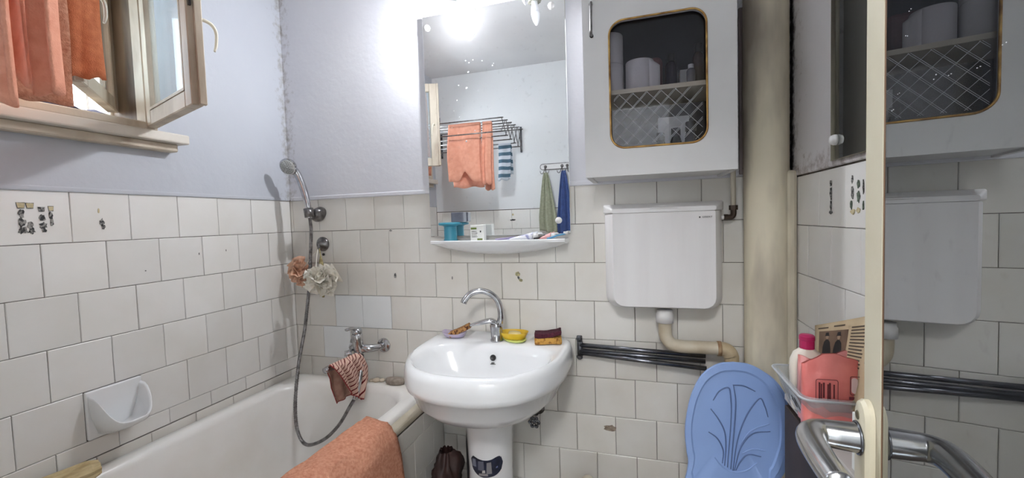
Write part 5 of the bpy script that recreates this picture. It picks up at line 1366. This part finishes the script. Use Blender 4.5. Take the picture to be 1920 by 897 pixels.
L.new(mr.outputs[0], mxn.inputs[0]); L.new(mxn.outputs[2], N['Principled BSDF'].inputs['Base Color'])
rack_towel(0.640, 0.735, ys[2], zbot[2] + 0.009, 1.615, 1.66, m_strp, 'blue and white striped cloth hanging on the drying rack', 4.0, False, nm='striped_cloth')

hk = thing('hook_rail', 'white and chrome hook rail screwed to the front wall', 'hook rail', (1.02, YF, 1.72))
bm = nb(); prism(bm, rrect(0.905, 1.135, 1.700, 1.742, 0.02, 5), lambda x, z: Vector((x, YF + 0.0045, z)), lambda x, z: Vector((x, YF + 0.014, z)))
obj('rail', bm, m_plasw, hk)
obj('rail_edge', tube(nb(), [(x, YF + 0.012, z) for x, z in rrect(0.905, 1.135, 1.700, 1.742, 0.02, 5)], 0.0035, 6, closed=True), m_chromed, hk, True)
for x in (0.945, 1.075, 1.115):
    bm = nb(); lathe(bm, [(0, 0), (0.013, 0), (0.011, 0.008), (0, 0.010)], (x, YF + 0.0145, 1.721), (0, 1, 0), 14); obj('knob', bm, m_chromed, hk, True)
    for s in (-1, 1):
        obj('hook', tube(nb(), catmull([(x, YF + 0.022, 1.718), (x + s * 0.006, YF + 0.035, 1.690), (x + s * 0.014, YF + 0.048, 1.668), (x + s * 0.028, YF + 0.052, 1.668), (x + s * 0.034, YF + 0.050, 1.686)], 4), 0.0028, 6), m_chromed, hk, True)
def hook_towel(x, w0, w1, zt, zb, m, label, seed):
    def f(u, v):
        z = zt + (zb - zt) * v; w = w0 + (w1 - w0) * min(1, v * 1.3) ** 0.8
        a = (u - 0.5)
        return (x + a * w + 0.012 * v * math.sin(seed), YF + 0.052 + (0.018 * math.sin(u * 13 + seed) + .008 * math.sin(u * 27 + 2 * seed)) * (0.3 + 0.7 * v) * (1 - .3 * v), z + 0.012 * math.sin(5 * u + seed) * v)
    bm = nb(); grid(bm, f, 28, 24, thick=0.005)
    tag(obj('hand_towel', bm, m, None, True), label, 'towel', 'towels on the hook rail')
hook_towel(0.955, 0.03, 0.135, 1.672, 1.22, mat('olive_grey_terry', (172, 174, 150), 0.95, col2=(154, 158, 134), scale=60, bump=.4, bscale=300), 'grey green towel hanging from the hook rail', 1.2)
hook_towel(1.090, 0.03, 0.120, 1.680, 1.20, mat('royal_blue_terry', (60, 88, 150), 0.95, col2=(48, 72, 130), scale=60, bump=.4, bscale=300), 'royal blue towel hanging from the hook rail', 3.0)

# ------------------------------------------------------------------ worn stickers and marks on the tiles
def stick(label, polys, tw, name='worn_sticker'):
    A = [p for _, _, q in polys for p in q]
    a0 = sum(p[0] for p in A) / len(A); z0 = min(p[1] for p in A)
    t = thing(name, label, 'sticker', tw(a0, z0, 0), 'worn stickers and scraps on the wall tiles')
    for i, (nm, m, q) in enumerate(polys):
        bm = nb(); prism(bm, q, lambda a, z: Vector(tw(a, z, 0.0016 + 0.0002 * (i % 5))), lambda a, z: Vector(tw(a, z, 0.0004)))
        obj(nm, bm, m, t)
def rag(cx, cz, w, h, seed, n=14):
    q = random.Random(seed); out = []
    for k in range(n):
        t = 2 * PI * k / n; r_ = q.uniform(0.62, 1.08)
        out.append((cx + w * r_ * math.cos(t), cz + h * r_ * math.sin(t)))
    return out
twL = lambda a, z, d: (d, a, z)
twB = lambda a, z, d: (a, -d, z)
twR = lambda a, z, d: (XR - d, a, z)
twF = lambda a, z, d: (a, YF + d, z)
def hat(a, z, w, h): return [('hat_scrap', m_inkg, [(a - w * .55, z + h), (a + w * .55, z + h), (a + w * .42, z - .001), (a - w * .42, z - .001)]), ('hat_scrap', m_inky, [(a - w * .5, z + h * .9), (a + w * .5, z + h * .9), (a + w * .38, z + .001), (a - w * .38, z + .001)])]
pl = hat(-0.929, 1.399, 0.016, 0.016) + hat(-0.911, 1.399, 0.015, 0.015) + hat(-0.888, 1.391, 0.013, 0.012) + hat(-0.868, 1.392, 0.011, 0.014)
for (a, z, w, h, s) in ((-0.929, 1.384, .007, .014, 1), (-0.929, 1.360, .008, .014, 2), (-0.932, 1.340, .004, .012, 3), (-0.924, 1.340, .004, .012, 4), (-0.913, 1.352, .007, .010, 5), (-0.911, 1.338, .005, .012, 6), (-0.888, 1.372, .008, .012, 7), (-0.887, 1.350, .009, .012, 8), (-0.885, 1.336, .006, .006, 9), (-0.869, 1.378, .005, .013, 10), (-0.868, 1.358, .004, .012, 11)):
    pl.append(('figure_scrap', m_inkg, rag(a, z, w, h, s)))
pl.append(('foot_scrap', m_inkg, [(-0.938, 1.332), (-0.919, 1.332), (-0.922, 1.340), (-0.935, 1.340)])); pl.append(('foot_scrap', m_inkg, [(-0.919, 1.331), (-0.903, 1.332), (-0.907, 1.339), (-0.915, 1.339)]))
stick('worn remains of a sticker of marching figures with ochre hats on left wall tile', pl, twL)
stick('scraps of a peeled dark sticker on the tile next to the ochre hat sticker', [('scrap', m_inky, rag(-0.757, 1.394, .003, .008, 21, 8)), ('scrap', m_inkg, rag(-0.751, 1.358, .007, .012, 22)), ('scrap', m_inkg, rag(-0.748, 1.342, .005, .009, 23))], twL)
for (a, z, w, h, s, lb, tw) in ((-0.455, 1.232, .0022, .005, 31, 'tiny dark scrap on the second course of left wall tiles', twL), (-0.345, 1.236, .0016, .004, 32, 'tiniest dark scrap on the second course of left wall tiles', twL), (-0.640, 1.190, .002, .002, 33, 'dark dot on a left wall tile above the soap dish', twL),
        (0.565, 1.003 + .085, .006, .013, 35, 'ragged black sticker scrap on back wall tile beside the poufs', twB), (0.845, 1.080, .003, .007, 36, 'small dark sticker scrap on back wall tile left of the tap', twB), (0.552, 1.292, .009, .004, 37, 'dark chip at a tile joint left of the mirror', twB)):
    stick(lb, [('scrap', m_inkg, rag(a, z, w, h, s))], tw)
stick('worn yellowish sticker remains on the back wall tile above the basin tap', [('scrap', mat('straw_print', (196, 186, 140), 0.7, col2=(120, 116, 92), scale=160), rag(1.140, 1.100, .013, .010, 41)), ('scrap', m_inkg, rag(1.143, 1.084, .006, .009, 42)), ('scrap', MATS['straw_print'], rag(1.152, 1.074, .010, .007, 43))], twB)
stick('dark smudge on a back wall tile low beside the toilet', [('smudge', mat('tile_smudge', (128, 112, 98), 0.8, col2=(176, 162, 146), scale=60), rag(1.500, 0.492, .028, .014, 51))], twB)
pl = []
for (a, z, w, h, s) in ((-0.352, 1.392, .006, .010, 61), (-0.352, 1.366, .006, .018, 62), (-0.353, 1.335, .005, .014, 63), (-0.352, 1.316, .009, .005, 64)): pl.append(('figure_scrap', m_inkg, rag(a, z, w, h, s)))
stick('single worn dark figure sticker on the right wall tile beside the soil pipe', pl, twR)
pl = []
for (a, z, w, h, s, m_) in ((-0.465, 1.392, .005, .010, 71, m_inkg), (-0.466, 1.362, .006, .017, 72, m_inkg), (-0.461, 1.333, .006, .012, 73, m_inkgr), (-0.468, 1.317, .011, .007, 74, m_inky), (-0.494, 1.380, .006, .010, 75, m_inkgr), (-0.494, 1.352, .008, .016, 76, m_inkgr), (-0.494, 1.320, .010, .007, 77, m_inky), (-0.516, 1.372, .003, .018, 78, m_inkg), (-0.516, 1.330, .003, .012, 79, m_inkgr)): pl.append(('figure_scrap', m_, rag(a, z, w, h, s)))
stick('worn green and ochre figure stickers on the right wall tile under the dark mirror', pl, twR)
stick('dark hook scar and sticker scrap on the front wall tile', [('scrap', m_ink, rag(0.668, 1.320, .028, .008, 81)), ('scrap', m_inky, rag(0.668, 1.362, .010, .010, 82))], twF)
